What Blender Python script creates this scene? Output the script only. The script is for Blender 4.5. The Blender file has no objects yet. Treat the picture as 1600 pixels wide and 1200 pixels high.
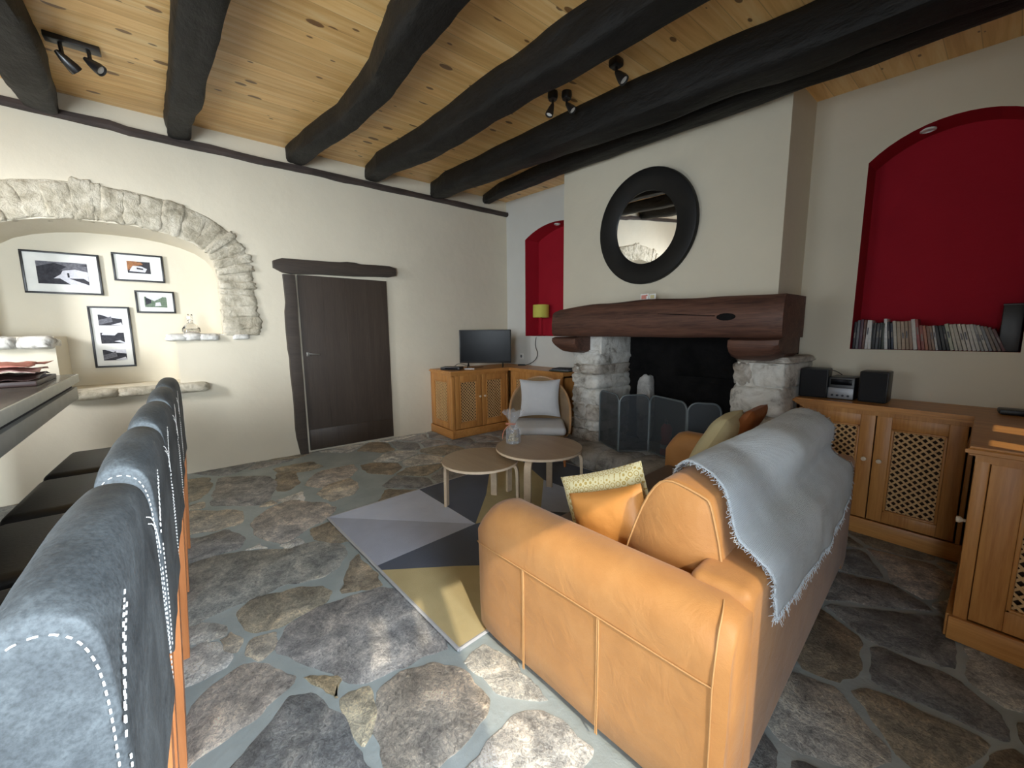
import bpy, bmesh, math, random
from math import sin, cos, pi, radians, sqrt
from mathutils import Vector, Matrix, noise
from mathutils.geometry import tessellate_polygon

S = bpy.context.scene
COL = S.collection
R_ = random.Random(7)

# ------------------------------------------------------------------ materials
def new_mat(name):
    m = bpy.data.materials.new(name); m.use_nodes = True
    nt = m.node_tree
    b = nt.nodes['Principled BSDF']
    return m, nt, b

def N(nt, t, **kw):
    n = nt.nodes.new(t)
    for k, v in kw.items():
        if k.startswith('i_'):
            n.inputs[k[2:].replace('_', ' ')].default_value = v
        else:
            setattr(n, k, v)
    return n

def L(nt, a, b): nt.links.new(a, b)

def c4(c): return (c[0], c[1], c[2], 1.0)

def coords(nt, scale=(1, 1, 1), rot=(0, 0, 0), kind='Object'):
    tc = N(nt, 'ShaderNodeTexCoord'); mp = N(nt, 'ShaderNodeMapping')
    mp.inputs['Scale'].default_value = scale; mp.inputs['Rotation'].default_value = rot
    L(nt, tc.outputs[kind], mp.inputs['Vector'])
    return mp.outputs['Vector']

def ramp(nt, fac, stops):
    r = N(nt, 'ShaderNodeValToRGB')
    e = r.color_ramp.elements
    while len(e) < len(stops): e.new(0.5)
    for i, (p, c) in enumerate(stops):
        e[i].position = p; e[i].color = c4(c)
    L(nt, fac, r.inputs['Fac'])
    return r.outputs['Color']

def noise_tex(nt, vec, scale, detail=4, rough=0.55, dist=0.0):
    n = N(nt, 'ShaderNodeTexNoise')
    n.inputs['Scale'].default_value = scale; n.inputs['Detail'].default_value = detail
    n.inputs['Roughness'].default_value = rough; n.inputs['Distortion'].default_value = dist
    L(nt, vec, n.inputs['Vector'])
    return n.outputs['Fac']

def mixc(nt, fac, a, b, mode='MIX'):
    m = N(nt, 'ShaderNodeMix'); m.data_type = 'RGBA'; m.blend_type = mode
    if isinstance(fac, (int, float)): m.inputs[0].default_value = fac
    else: L(nt, fac, m.inputs[0])
    for s, v in ((6, a), (7, b)):
        if isinstance(v, tuple): m.inputs[s].default_value = c4(v)
        else: L(nt, v, m.inputs[s])
    return m.outputs[2]

def bump(nt, b, h, strength=0.3, dist=0.01):
    bp = N(nt, 'ShaderNodeBump'); bp.inputs['Strength'].default_value = strength
    bp.inputs['Distance'].default_value = dist
    L(nt, h, bp.inputs['Height']); L(nt, bp.outputs['Normal'], b.inputs['Normal'])
    return bp

def simple(name, c, rough=0.6, metal=0.0, c2=None, sc=6.0, bs=0.0, bsc=40.0, bd=0.005, spec=0.5, sheen=0.0, coat=0.0, stretch=(1, 1, 1)):
    m, nt, b = new_mat(name)
    b.inputs['Roughness'].default_value = rough; b.inputs['Metallic'].default_value = metal
    b.inputs['Specular IOR Level'].default_value = spec
    if sheen: b.inputs['Sheen Weight'].default_value = sheen
    if coat: b.inputs['Coat Weight'].default_value = coat
    v = coords(nt, stretch)
    if c2 is None: c2 = tuple(x * 0.86 for x in c)
    f = noise_tex(nt, v, sc)
    L(nt, ramp(nt, f, [(0.3, c2), (0.7, c)]), b.inputs['Base Color'])
    if bs: bump(nt, b, noise_tex(nt, v, bsc, 5, 0.6), bs, bd)
    return m

def wood(name, c_dark, c_light, axis='x', rough=0.45, scale=1.0, bs=0.08, knots=True, spec=0.4):
    m, nt, b = new_mat(name)
    st = {'x': (0.6, 9, 9), 'y': (9, 0.6, 9), 'z': (9, 9, 0.6)}[axis]
    st = tuple(s * scale for s in st)
    v = coords(nt, st)
    f = noise_tex(nt, v, 2.2, 6, 0.62, 0.6)
    g = noise_tex(nt, v, 14.0, 3, 0.6)
    mid = tuple((a + c) / 2 for a, c in zip(c_dark, c_light))
    col = ramp(nt, f, [(0.32, c_dark), (0.5, mid), (0.68, c_light)])
    col = mixc(nt, 0.35, col, ramp(nt, g, [(0.35, c_dark), (0.65, c_light)]))
    L(nt, col, b.inputs['Base Color'])
    b.inputs['Roughness'].default_value = rough; b.inputs['Specular IOR Level'].default_value = spec
    bump(nt, b, g, bs, 0.004)
    return m

def plaster(name, c, c2=None):
    m, nt, b = new_mat(name)
    v = coords(nt)
    f = noise_tex(nt, v, 1.1, 5, 0.6)
    if c2 is None: c2 = tuple(x * 0.93 for x in c)
    L(nt, ramp(nt, f, [(0.35, c2), (0.65, c)]), b.inputs['Base Color'])
    b.inputs['Roughness'].default_value = 0.85; b.inputs['Specular IOR Level'].default_value = 0.25
    h1 = noise_tex(nt, v, 3.0, 3, 0.5); h2 = noise_tex(nt, v, 60.0, 3, 0.6)
    a = N(nt, 'ShaderNodeMath', operation='MULTIPLY_ADD'); a.inputs[1].default_value = 0.08
    L(nt, h2, a.inputs[0]); L(nt, h1, a.inputs[2])
    bump(nt, b, a.outputs[0], 0.35, 0.03)
    return m

def rough_stone(name, c_hi, c_mid, c_lo, sc=5.0, bs=0.9, bd=0.02):
    m, nt, b = new_mat(name)
    v = coords(nt)
    f = noise_tex(nt, v, sc, 8, 0.68, 0.5)
    L(nt, ramp(nt, f, [(0.3, c_lo), (0.45, c_mid), (0.62, c_hi)]), b.inputs['Base Color'])
    b.inputs['Roughness'].default_value = 0.85; b.inputs['Specular IOR Level'].default_value = 0.25
    bump(nt, b, noise_tex(nt, v, sc * 3, 8, 0.7, 0.4), bs, bd)
    return m

def ceiling_mat():
    m, nt, b = new_mat('pine_boards')
    tc = N(nt, 'ShaderNodeTexCoord'); sep = N(nt, 'ShaderNodeSeparateXYZ'); L(nt, tc.outputs['Object'], sep.inputs[0])
    def M(op, a, bb=None, c=None):
        n = N(nt, 'ShaderNodeMath', operation=op)
        for i, q in enumerate((a, bb, c)):
            if q is None: continue
            if isinstance(q, (int, float)): n.inputs[i].default_value = q
            else: L(nt, q, n.inputs[i])
        return n.outputs[0]
    W = 0.145
    xw = M('DIVIDE', sep.outputs['X'], W)
    fl = M('FLOOR', xw); fr = M('FRACT', xw)
    wn = N(nt, 'ShaderNodeTexWhiteNoise', noise_dimensions='1D'); L(nt, fl, wn.inputs['W'])
    # per-board offset of the grain
    off = M('MULTIPLY', wn.outputs['Value'], 37.0)
    yo = M('ADD', sep.outputs['Y'], off)
    cmb = N(nt, 'ShaderNodeCombineXYZ'); L(nt, M('MULTIPLY', sep.outputs['X'], 14.0), cmb.inputs[0]); L(nt, M('MULTIPLY', yo, 0.9), cmb.inputs[1]); L(nt, off, cmb.inputs[2])
    grain = noise_tex(nt, cmb.outputs[0], 1.3, 5, 0.6, 0.8)
    base = ramp(nt, grain, [(0.3, (0.74, 0.42, 0.145)), (0.5, (0.90, 0.57, 0.225)), (0.7, (0.97, 0.71, 0.35))])
    tone = ramp(nt, wn.outputs['Value'], [(0.0, (0.82, 0.79, 0.74)), (1.0, (1.0, 1.0, 1.0))])
    col = mixc(nt, 1.0, base, tone, 'MULTIPLY')
    # knots
    kv = N(nt, 'ShaderNodeCombineXYZ'); L(nt, M('MULTIPLY', sep.outputs['X'], 7.0), kv.inputs[0]); L(nt, M('MULTIPLY', yo, 3.4), kv.inputs[1])
    vo = N(nt, 'ShaderNodeTexVoronoi'); vo.voronoi_dimensions = '2D'; vo.inputs['Scale'].default_value = 1.0
    L(nt, kv.outputs[0], vo.inputs['Vector'])
    wn2 = N(nt, 'ShaderNodeTexWhiteNoise', noise_dimensions='3D'); L(nt, vo.outputs['Color'], wn2.inputs['Vector'])
    rad = M('MULTIPLY', M('POWER', wn2.outputs['Value'], 2.6), 0.19)
    kn = N(nt, 'ShaderNodeMapRange'); kn.inputs['From Min'].default_value = 0.0; kn.inputs['From Max'].default_value = 0.025
    kn.inputs['To Min'].default_value = 0.0; kn.inputs['To Max'].default_value = 1.0
    L(nt, M('SUBTRACT', rad, vo.outputs['Distance']), kn.inputs['Value'])
    col = mixc(nt, M('MULTIPLY', kn.outputs[0], 0.85), col, (0.13, 0.05, 0.016))
    # board joints
    e = M('MINIMUM', fr, M('SUBTRACT', 1.0, fr))
    j = N(nt, 'ShaderNodeMapRange'); j.inputs['From Min'].default_value = 0.0; j.inputs['From Max'].default_value = 0.022
    j.inputs['To Min'].default_value = 0.55; j.inputs['To Max'].default_value = 0.0
    L(nt, e, j.inputs['Value'])
    col = mixc(nt, j.outputs[0], col, (0.20, 0.10, 0.035))
    L(nt, col, b.inputs['Base Color'])
    b.inputs['Roughness'].default_value = 0.38; b.inputs['Specular IOR Level'].default_value = 0.45
    bump(nt, b, j.outputs[0], -0.4, 0.004)
    return m

def floor_stone_mat():
    m, nt, b = new_mat('flagstones')
    at = N(nt, 'ShaderNodeAttribute'); at.attribute_name = 'tint'
    v = coords(nt)
    f = noise_tex(nt, v, 7.0, 8, 0.72, 0.7)
    f2 = noise_tex(nt, v, 48.0, 7, 0.75, 1.6)
    f3 = noise_tex(nt, v, 2.2, 3, 0.5)
    mul = ramp(nt, f, [(0.30, (0.30, 0.31, 0.33)), (0.5, (0.95, 0.95, 0.94)), (0.68, (1.75, 1.68, 1.58))])
    col = mixc(nt, 1.0, at.outputs['Color'], mul, 'MULTIPLY')
    col = mixc(nt, 0.75, col, ramp(nt, f2, [(0.34, (0.30, 0.30, 0.31)), (0.5, (1, 1, 1)), (0.66, (1.75, 1.72, 1.66))]), 'MULTIPLY')
    col = mixc(nt, 0.5, col, ramp(nt, f3, [(0.35, (0.8, 0.85, 0.9)), (0.65, (1.15, 1.08, 0.98))]), 'MULTIPLY')
    L(nt, col, b.inputs['Base Color'])
    rr = N(nt, 'ShaderNodeMapRange'); rr.inputs['To Min'].default_value = 0.32; rr.inputs['To Max'].default_value = 0.6
    L(nt, f2, rr.inputs['Value']); L(nt, rr.outputs[0], b.inputs['Roughness'])
    b.inputs['Specular IOR Level'].default_value = 0.55
    a = N(nt, 'ShaderNodeMath', operation='MULTIPLY_ADD'); a.inputs[1].default_value = 0.45
    L(nt, f2, a.inputs[0]); L(nt, f, a.inputs[2])
    bump(nt, b, a.outputs[0], 1.0, 0.035)
    return m

def sofa_leather():
    m, nt, b = new_mat('tan_leather')
    v = coords(nt)
    f = noise_tex(nt, v, 5.0, 6, 0.6)
    L(nt, ramp(nt, f, [(0.3, (0.365, 0.165, 0.048)), (0.5, (0.415, 0.192, 0.058)), (0.72, (0.46, 0.225, 0.074))]), b.inputs['Base Color'])
    b.inputs['Roughness'].default_value = 0.55; b.inputs['Specular IOR Level'].default_value = 0.35
    b.inputs['Sheen Weight'].default_value = 0.15
    vo = N(nt, 'ShaderNodeTexVoronoi'); vo.inputs['Scale'].default_value = 260.0; L(nt, v, vo.inputs['Vector'])
    big = noise_tex(nt, v, 9.0, 4, 0.55, 0.6)
    a = N(nt, 'ShaderNodeMath', operation='MULTIPLY_ADD'); a.inputs[1].default_value = 0.05
    L(nt, vo.outputs['Distance'], a.inputs[0]); L(nt, big, a.inputs[2])
    bump(nt, b, a.outputs[0], 0.30, 0.02)
    return m

def stool_leather():
    m, nt, b = new_mat('grey_suede_leather')
    v = coords(nt)
    f = noise_tex(nt, v, 6.0, 6, 0.65, 0.7)
    g = noise_tex(nt, v, 170.0, 4, 0.7)
    col = ramp(nt, f, [(0.32, (0.045, 0.052, 0.058)), (0.5, (0.078, 0.089, 0.097)), (0.70, (0.130, 0.148, 0.160))])
    col = mixc(nt, 0.6, col, ramp(nt, g, [(0.35, (0.5, 0.5, 0.5)), (0.6, (1.15, 1.15, 1.15))]), 'MULTIPLY')
    L(nt, col, b.inputs['Base Color'])
    b.inputs['Roughness'].default_value = 0.58; b.inputs['Specular IOR Level'].default_value = 0.28
    a = N(nt, 'ShaderNodeMath', operation='MULTIPLY_ADD'); a.inputs[1].default_value = 0.12
    L(nt, g, a.inputs[0]); L(nt, noise_tex(nt, v, 14.0, 5, 0.6), a.inputs[2])
    bump(nt, b, a.outputs[0], 0.5, 0.008)
    return m

def pattern_fabric():
    m, nt, b = new_mat('yellow_ring_pattern_fabric')
    v = coords(nt, (1, 1, 1))
    vo = N(nt, 'ShaderNodeTexVoronoi'); vo.inputs['Scale'].default_value = 36.0; vo.inputs['Randomness'].default_value = 0.1
    L(nt, v, vo.inputs['Vector'])
    w = N(nt, 'ShaderNodeMath', operation='MULTIPLY'); w.inputs[1].default_value = 20.0; L(nt, vo.outputs['Distance'], w.inputs[0])
    s = N(nt, 'ShaderNodeMath', operation='SINE'); L(nt, w.outputs[0], s.inputs[0])
    L(nt, ramp(nt, s.outputs[0], [(0.25, (0.74, 0.67, 0.40)), (0.6, (0.50, 0.36, 0.10))]), b.inputs['Base Color'])
    b.inputs['Roughness'].default_value = 0.9; b.inputs['Sheen Weight'].default_value = 0.2
    bump(nt, b, noise_tex(nt, v, 300.0, 2), 0.2, 0.002)
    return m

def weave_mat(name, c1, c2, sc=160.0, rough=0.85):
    m, nt, b = new_mat(name)
    v = coords(nt)
    f = noise_tex(nt, v, 6.0, 5, 0.6)
    w1 = N(nt, 'ShaderNodeTexWave', bands_direction='X'); w1.inputs['Scale'].default_value = sc; L(nt, v, w1.inputs['Vector'])
    w2 = N(nt, 'ShaderNodeTexWave', bands_direction='Y'); w2.inputs['Scale'].default_value = sc; L(nt, v, w2.inputs['Vector'])
    w3 = N(nt, 'ShaderNodeTexWave', bands_direction='Z'); w3.inputs['Scale'].default_value = sc; L(nt, v, w3.inputs['Vector'])
    a = N(nt, 'ShaderNodeMath', operation='ADD'); L(nt, w1.outputs['Fac'], a.inputs[0]); L(nt, w2.outputs['Fac'], a.inputs[1])
    a2 = N(nt, 'ShaderNodeMath', operation='ADD'); L(nt, a.outputs[0], a2.inputs[0]); L(nt, w3.outputs['Fac'], a2.inputs[1])
    L(nt, ramp(nt, f, [(0.3, c2), (0.7, c1)]), b.inputs['Base Color'])
    b.inputs['Roughness'].default_value = rough; b.inputs['Sheen Weight'].default_value = 0.2
    bump(nt, b, a2.outputs[0], 0.5, 0.004)
    return m

def glass_mat(name, tint=(1, 1, 1), rough=0.02):
    m, nt, b = new_mat(name)
    b.inputs['Base Color'].default_value = c4(tint); b.inputs['Roughness'].default_value = rough
    b.inputs['Transmission Weight'].default_value = 1.0; b.inputs['IOR'].default_value = 1.45
    return m

def film_mat(name, alpha=0.22, c=(0.85, 0.9, 0.95)):
    m, nt, b = new_mat(name)
    b.inputs['Base Color'].default_value = c4(c); b.inputs['Roughness'].default_value = 0.08
    b.inputs['Alpha'].default_value = alpha; b.inputs['Specular IOR Level'].default_value = 1.0
    bump(nt, b, noise_tex(nt, coords(nt), 45.0, 4, 0.6), 1.0, 0.02)
    return m

def wire_mat():
    m, nt, b = new_mat('black_wire_mesh')
    tc = N(nt, 'ShaderNodeTexCoord'); sep = N(nt, 'ShaderNodeSeparateXYZ'); L(nt, tc.outputs['Object'], sep.inputs[0])
    def line(s):
        a = N(nt, 'ShaderNodeMath', operation='MULTIPLY'); a.inputs[1].default_value = 220.0; L(nt, s, a.inputs[0])
        f = N(nt, 'ShaderNodeMath', operation='FRACT'); L(nt, a.outputs[0], f.inputs[0])
        g = N(nt, 'ShaderNodeMath', operation='LESS_THAN'); g.inputs[1].default_value = 0.52; L(nt, f.outputs[0], g.inputs[0])
        return g.outputs[0]
    mx = N(nt, 'ShaderNodeMath', operation='MAXIMUM'); L(nt, line(sep.outputs['X']), mx.inputs[0]); L(nt, line(sep.outputs['Z']), mx.inputs[1])
    L(nt, mx.outputs[0], b.inputs['Alpha'])
    b.inputs['Base Color'].default_value = (0.055, 0.065, 0.075, 1); b.inputs['Roughness'].default_value = 0.5
    return m

def emit_mat(name, c, s):
    m, nt, b = new_mat(name)
    b.inputs['Base Color'].default_value = c4(c)
    b.inputs['Emission Color'].default_value = c4(c); b.inputs['Emission Strength'].default_value = s
    return m

M = {}
M['cream'] = plaster('cream_plaster', (0.66, 0.605, 0.485))
M['niche'] = plaster('niche_plaster', (0.62, 0.55, 0.42))
M['white_wall'] = plaster('cool_white_plaster', (0.62, 0.62, 0.585))
M['red'] = plaster('red_paint', (0.37, 0.010, 0.024), (0.33, 0.008, 0.020))
M['ceil'] = ceiling_mat()
M['beam'] = simple('blackened_oak', (0.012, 0.011, 0.010), 0.6, c2=(0.005, 0.0045, 0.004), sc=6, bs=0.6, bsc=12, bd=0.03, spec=0.3, stretch=(0.4, 1, 1))
M['plate'] = simple('dark_timber', (0.060, 0.042, 0.036), 0.7, c2=(0.022, 0.016, 0.013), sc=14, bs=0.7, bsc=30, bd=0.01, stretch=(1, 0.3, 1))
M['mantel'] = wood('mantel_oak', (0.032, 0.014, 0.011), (0.150, 0.070, 0.046), 'x', 0.5, 0.8, 0.4, spec=0.35)
M['door'] = wood('dark_door_wood', (0.036, 0.025, 0.018), (0.058, 0.042, 0.031), 'z', 0.45, 0.6, 0.25)
M['lintel'] = wood('door_lintel_wood', (0.026, 0.019, 0.014), (0.055, 0.040, 0.030), 'y', 0.6, 0.8, 0.5)
M['pine_z'] = wood('pine_upright', (0.36, 0.145, 0.036), (0.58, 0.285, 0.085), 'z', 0.4, 0.8)
M['pine_x'] = wood('pine_along', (0.36, 0.145, 0.036), (0.58, 0.285, 0.085), 'x', 0.36, 0.8)
M['pine_y'] = wood('pine_across', (0.36, 0.145, 0.036), (0.58, 0.285, 0.085), 'y', 0.36, 0.8)
M['lattice'] = wood('lattice_pine', (0.50, 0.28, 0.11), (0.68, 0.45, 0.22), 'z', 0.55, 0.8)
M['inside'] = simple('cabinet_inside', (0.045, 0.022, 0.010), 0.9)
M['birch'] = wood('birch_veneer', (0.54, 0.42, 0.29), (0.68, 0.55, 0.40), 'x', 0.4, 0.7)
M['birch_top'] = wood('oak_veneer_top', (0.30, 0.215, 0.135), (0.38, 0.285, 0.185), 'x', 0.34, 0.5)
M['birch_edge'] = wood('birch_edge', (0.66, 0.53, 0.38), (0.76, 0.63, 0.47), 'z', 0.45, 0.9)
M['leg_orange'] = wood('orange_stained_leg', (0.44, 0.155, 0.052), (0.56, 0.225, 0.085), 'z', 0.35, 0.7)
M['archstone'] = rough_stone('pale_limestone', (0.72, 0.67, 0.55), (0.52, 0.47, 0.36), (0.24, 0.21, 0.15), 7.0, 1.0, 0.03)
M['whitestone'] = rough_stone('limewashed_stone', (0.80, 0.79, 0.75), (0.64, 0.62, 0.57), (0.22, 0.20, 0.17), 7.0, 0.9, 0.02)
M['jambstone'] = rough_stone('sooty_grey_stone', (0.72, 0.68, 0.62), (0.42, 0.37, 0.31), (0.05, 0.04, 0.032), 6.0, 1.0, 0.03)
M['hearthstone'] = rough_stone('hearth_stone', (0.62, 0.61, 0.59), (0.42, 0.41, 0.395), (0.10, 0.095, 0.09), 5.0, 1.0, 0.03)
M['soot'] = simple('soot', (0.012, 0.011, 0.011), 0.95, c2=(0.005, 0.005, 0.005), bs=0.6, bsc=14, bd=0.03, spec=0.1)
M['mortar'] = simple('grey_mortar', (0.39, 0.445, 0.455), 0.5, c2=(0.28, 0.33, 0.34), sc=4.0, bs=0.45, bsc=16, bd=0.012)
M['flag'] = floor_stone_mat()
M['sofa'] = sofa_leather()
M['sofa_thread'] = simple('tan_thread', (0.48, 0.26, 0.10), 0.7)
M['seat_taupe'] = simple('taupe_seat_leather', (0.20, 0.155, 0.135), 0.5, bs=0.2, bsc=40)
M['stool'] = stool_leather()
M['stool_seat'] = simple('black_leather', (0.012, 0.012, 0.013), 0.45, bs=0.2, bsc=80)
M['stitch'] = simple('white_thread', (0.78, 0.78, 0.76), 0.7)
M['counter'] = simple('grey_stone_worktop', (0.20, 0.205, 0.195), 0.22, c2=(0.15, 0.155, 0.15), sc=30)
M['counter_edge'] = simple('pale_stone_edge', (0.62, 0.64, 0.59), 0.45, c2=(0.55, 0.57, 0.53), sc=20)
M['apron'] = simple('grey_apron_paint', (0.46, 0.47, 0.45), 0.5)
M['black'] = simple('black_plastic', (0.010, 0.010, 0.011), 0.4)
M['gloss_black'] = simple('glossy_screen', (0.003, 0.003, 0.004), 0.25, spec=0.08)
M['metal_black'] = simple('black_metal', (0.012, 0.011, 0.011), 0.3, spec=0.6)
M['mirror_frame'] = simple('dark_lacquered_frame', (0.009, 0.0085, 0.008), 0.5, c2=(0.006, 0.0055, 0.0055), spec=0.3)
M['mirror'] = simple('mirror_glass', (0.92, 0.92, 0.92), 0.01, metal=1.0, c2=(0.92, 0.92, 0.92))
M['chrome'] = simple('chrome', (0.75, 0.75, 0.74), 0.2, metal=1.0)
M['steel'] = simple('blued_steel_rim', (0.17, 0.20, 0.215), 0.45, metal=0.3)
M['white'] = simple('white_plastic', (0.75, 0.75, 0.73), 0.4)
M['paper'] = simple('white_mat_board', (0.80, 0.80, 0.76), 0.8)
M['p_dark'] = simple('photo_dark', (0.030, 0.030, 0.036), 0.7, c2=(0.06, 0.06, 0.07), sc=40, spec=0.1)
M['p_mid'] = simple('photo_mid', (0.19, 0.19, 0.21), 0.7, c2=(0.10, 0.10, 0.12), sc=60, spec=0.1)
M['p_light'] = simple('photo_light', (0.66, 0.66, 0.70), 0.7, c2=(0.50, 0.50, 0.56), sc=60, spec=0.1)
M['p_warm'] = simple('photo_sepia', (0.36, 0.17, 0.08), 0.7, c2=(0.20, 0.09, 0.05), sc=50, spec=0.1)
M['p_green'] = simple('photo_green', (0.20, 0.25, 0.19), 0.7, c2=(0.09, 0.13, 0.09), sc=60, spec=0.1)
M['chair_wood'] = wood('bent_rattan', (0.40, 0.215, 0.10), (0.56, 0.34, 0.18), 'z', 0.4, 0.9)
M['rattan'] = weave_mat('rattan_weave', (0.44, 0.29, 0.14), (0.31, 0.19, 0.09), 60.0, 0.6)
M['white_cloth'] = weave_mat('white_cotton', (0.76, 0.77, 0.79), (0.70, 0.71, 0.74), 200.0)
M['orange_pillow'] = simple('orange_pillow_leather', (0.62, 0.27, 0.065), 0.5, bs=0.25, bsc=30, bd=0.01)
M['brown_pillow'] = simple('russet_pillow_leather', (0.30, 0.095, 0.025), 0.55, bs=0.25, bsc=30, bd=0.01)
M['ring_pillow'] = pattern_fabric()
M['cream_pillow'] = weave_mat('pale_yellow_cloth', (0.72, 0.64, 0.36), (0.62, 0.53, 0.27), 220.0)
M['throw'] = weave_mat('pale_blue_grey_linen', (0.72, 0.80, 0.87), (0.60, 0.67, 0.73), 130.0)
M['rug_pale'] = weave_mat('rug_pale_grey', (0.64, 0.70, 0.85), (0.57, 0.63, 0.78), 120.0)
M['rug_grey'] = weave_mat('rug_mid_grey', (0.45, 0.49, 0.61), (0.39, 0.43, 0.54), 120.0)
M['rug_navy'] = weave_mat('rug_slate_blue', (0.065, 0.085, 0.135), (0.05, 0.066, 0.108), 120.0)
M['rug_ochre'] = weave_mat('rug_ochre', (0.58, 0.47, 0.225), (0.49, 0.39, 0.175), 120.0)
M['rug_edge'] = weave_mat('rug_binding', (0.56, 0.57, 0.60), (0.50, 0.51, 0.54), 200.0)
M['lamp_yellow'] = simple('lime_lampshade', (0.60, 0.58, 0.10), 0.75)
M['red_tin'] = simple('red_enamel', (0.65, 0.04, 0.04), 0.35)
M['glass'] = glass_mat('clear_glass')
M['film'] = film_mat('clear_cellophane')
M['wire'] = wire_mat()
M['pink'] = simple('pink_paper', (0.72, 0.33, 0.26), 0.75, c2=(0.45, 0.13, 0.10), sc=10)
M['pink_pale'] = simple('pale_pink_paper', (0.72, 0.47, 0.42), 0.75)
M['tray'] = simple('dark_wood_tray', (0.045, 0.018, 0.014), 0.45)
M['spine'] = simple('faded_spine_lettering', (0.22, 0.20, 0.17), 0.6)
M['bulb'] = emit_mat('lit_spot_bulb', (1.0, 0.86, 0.66), 2.0)
M['brass'] = simple('aged_iron_latch', (0.20, 0.19, 0.17), 0.4, metal=0.8)

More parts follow.
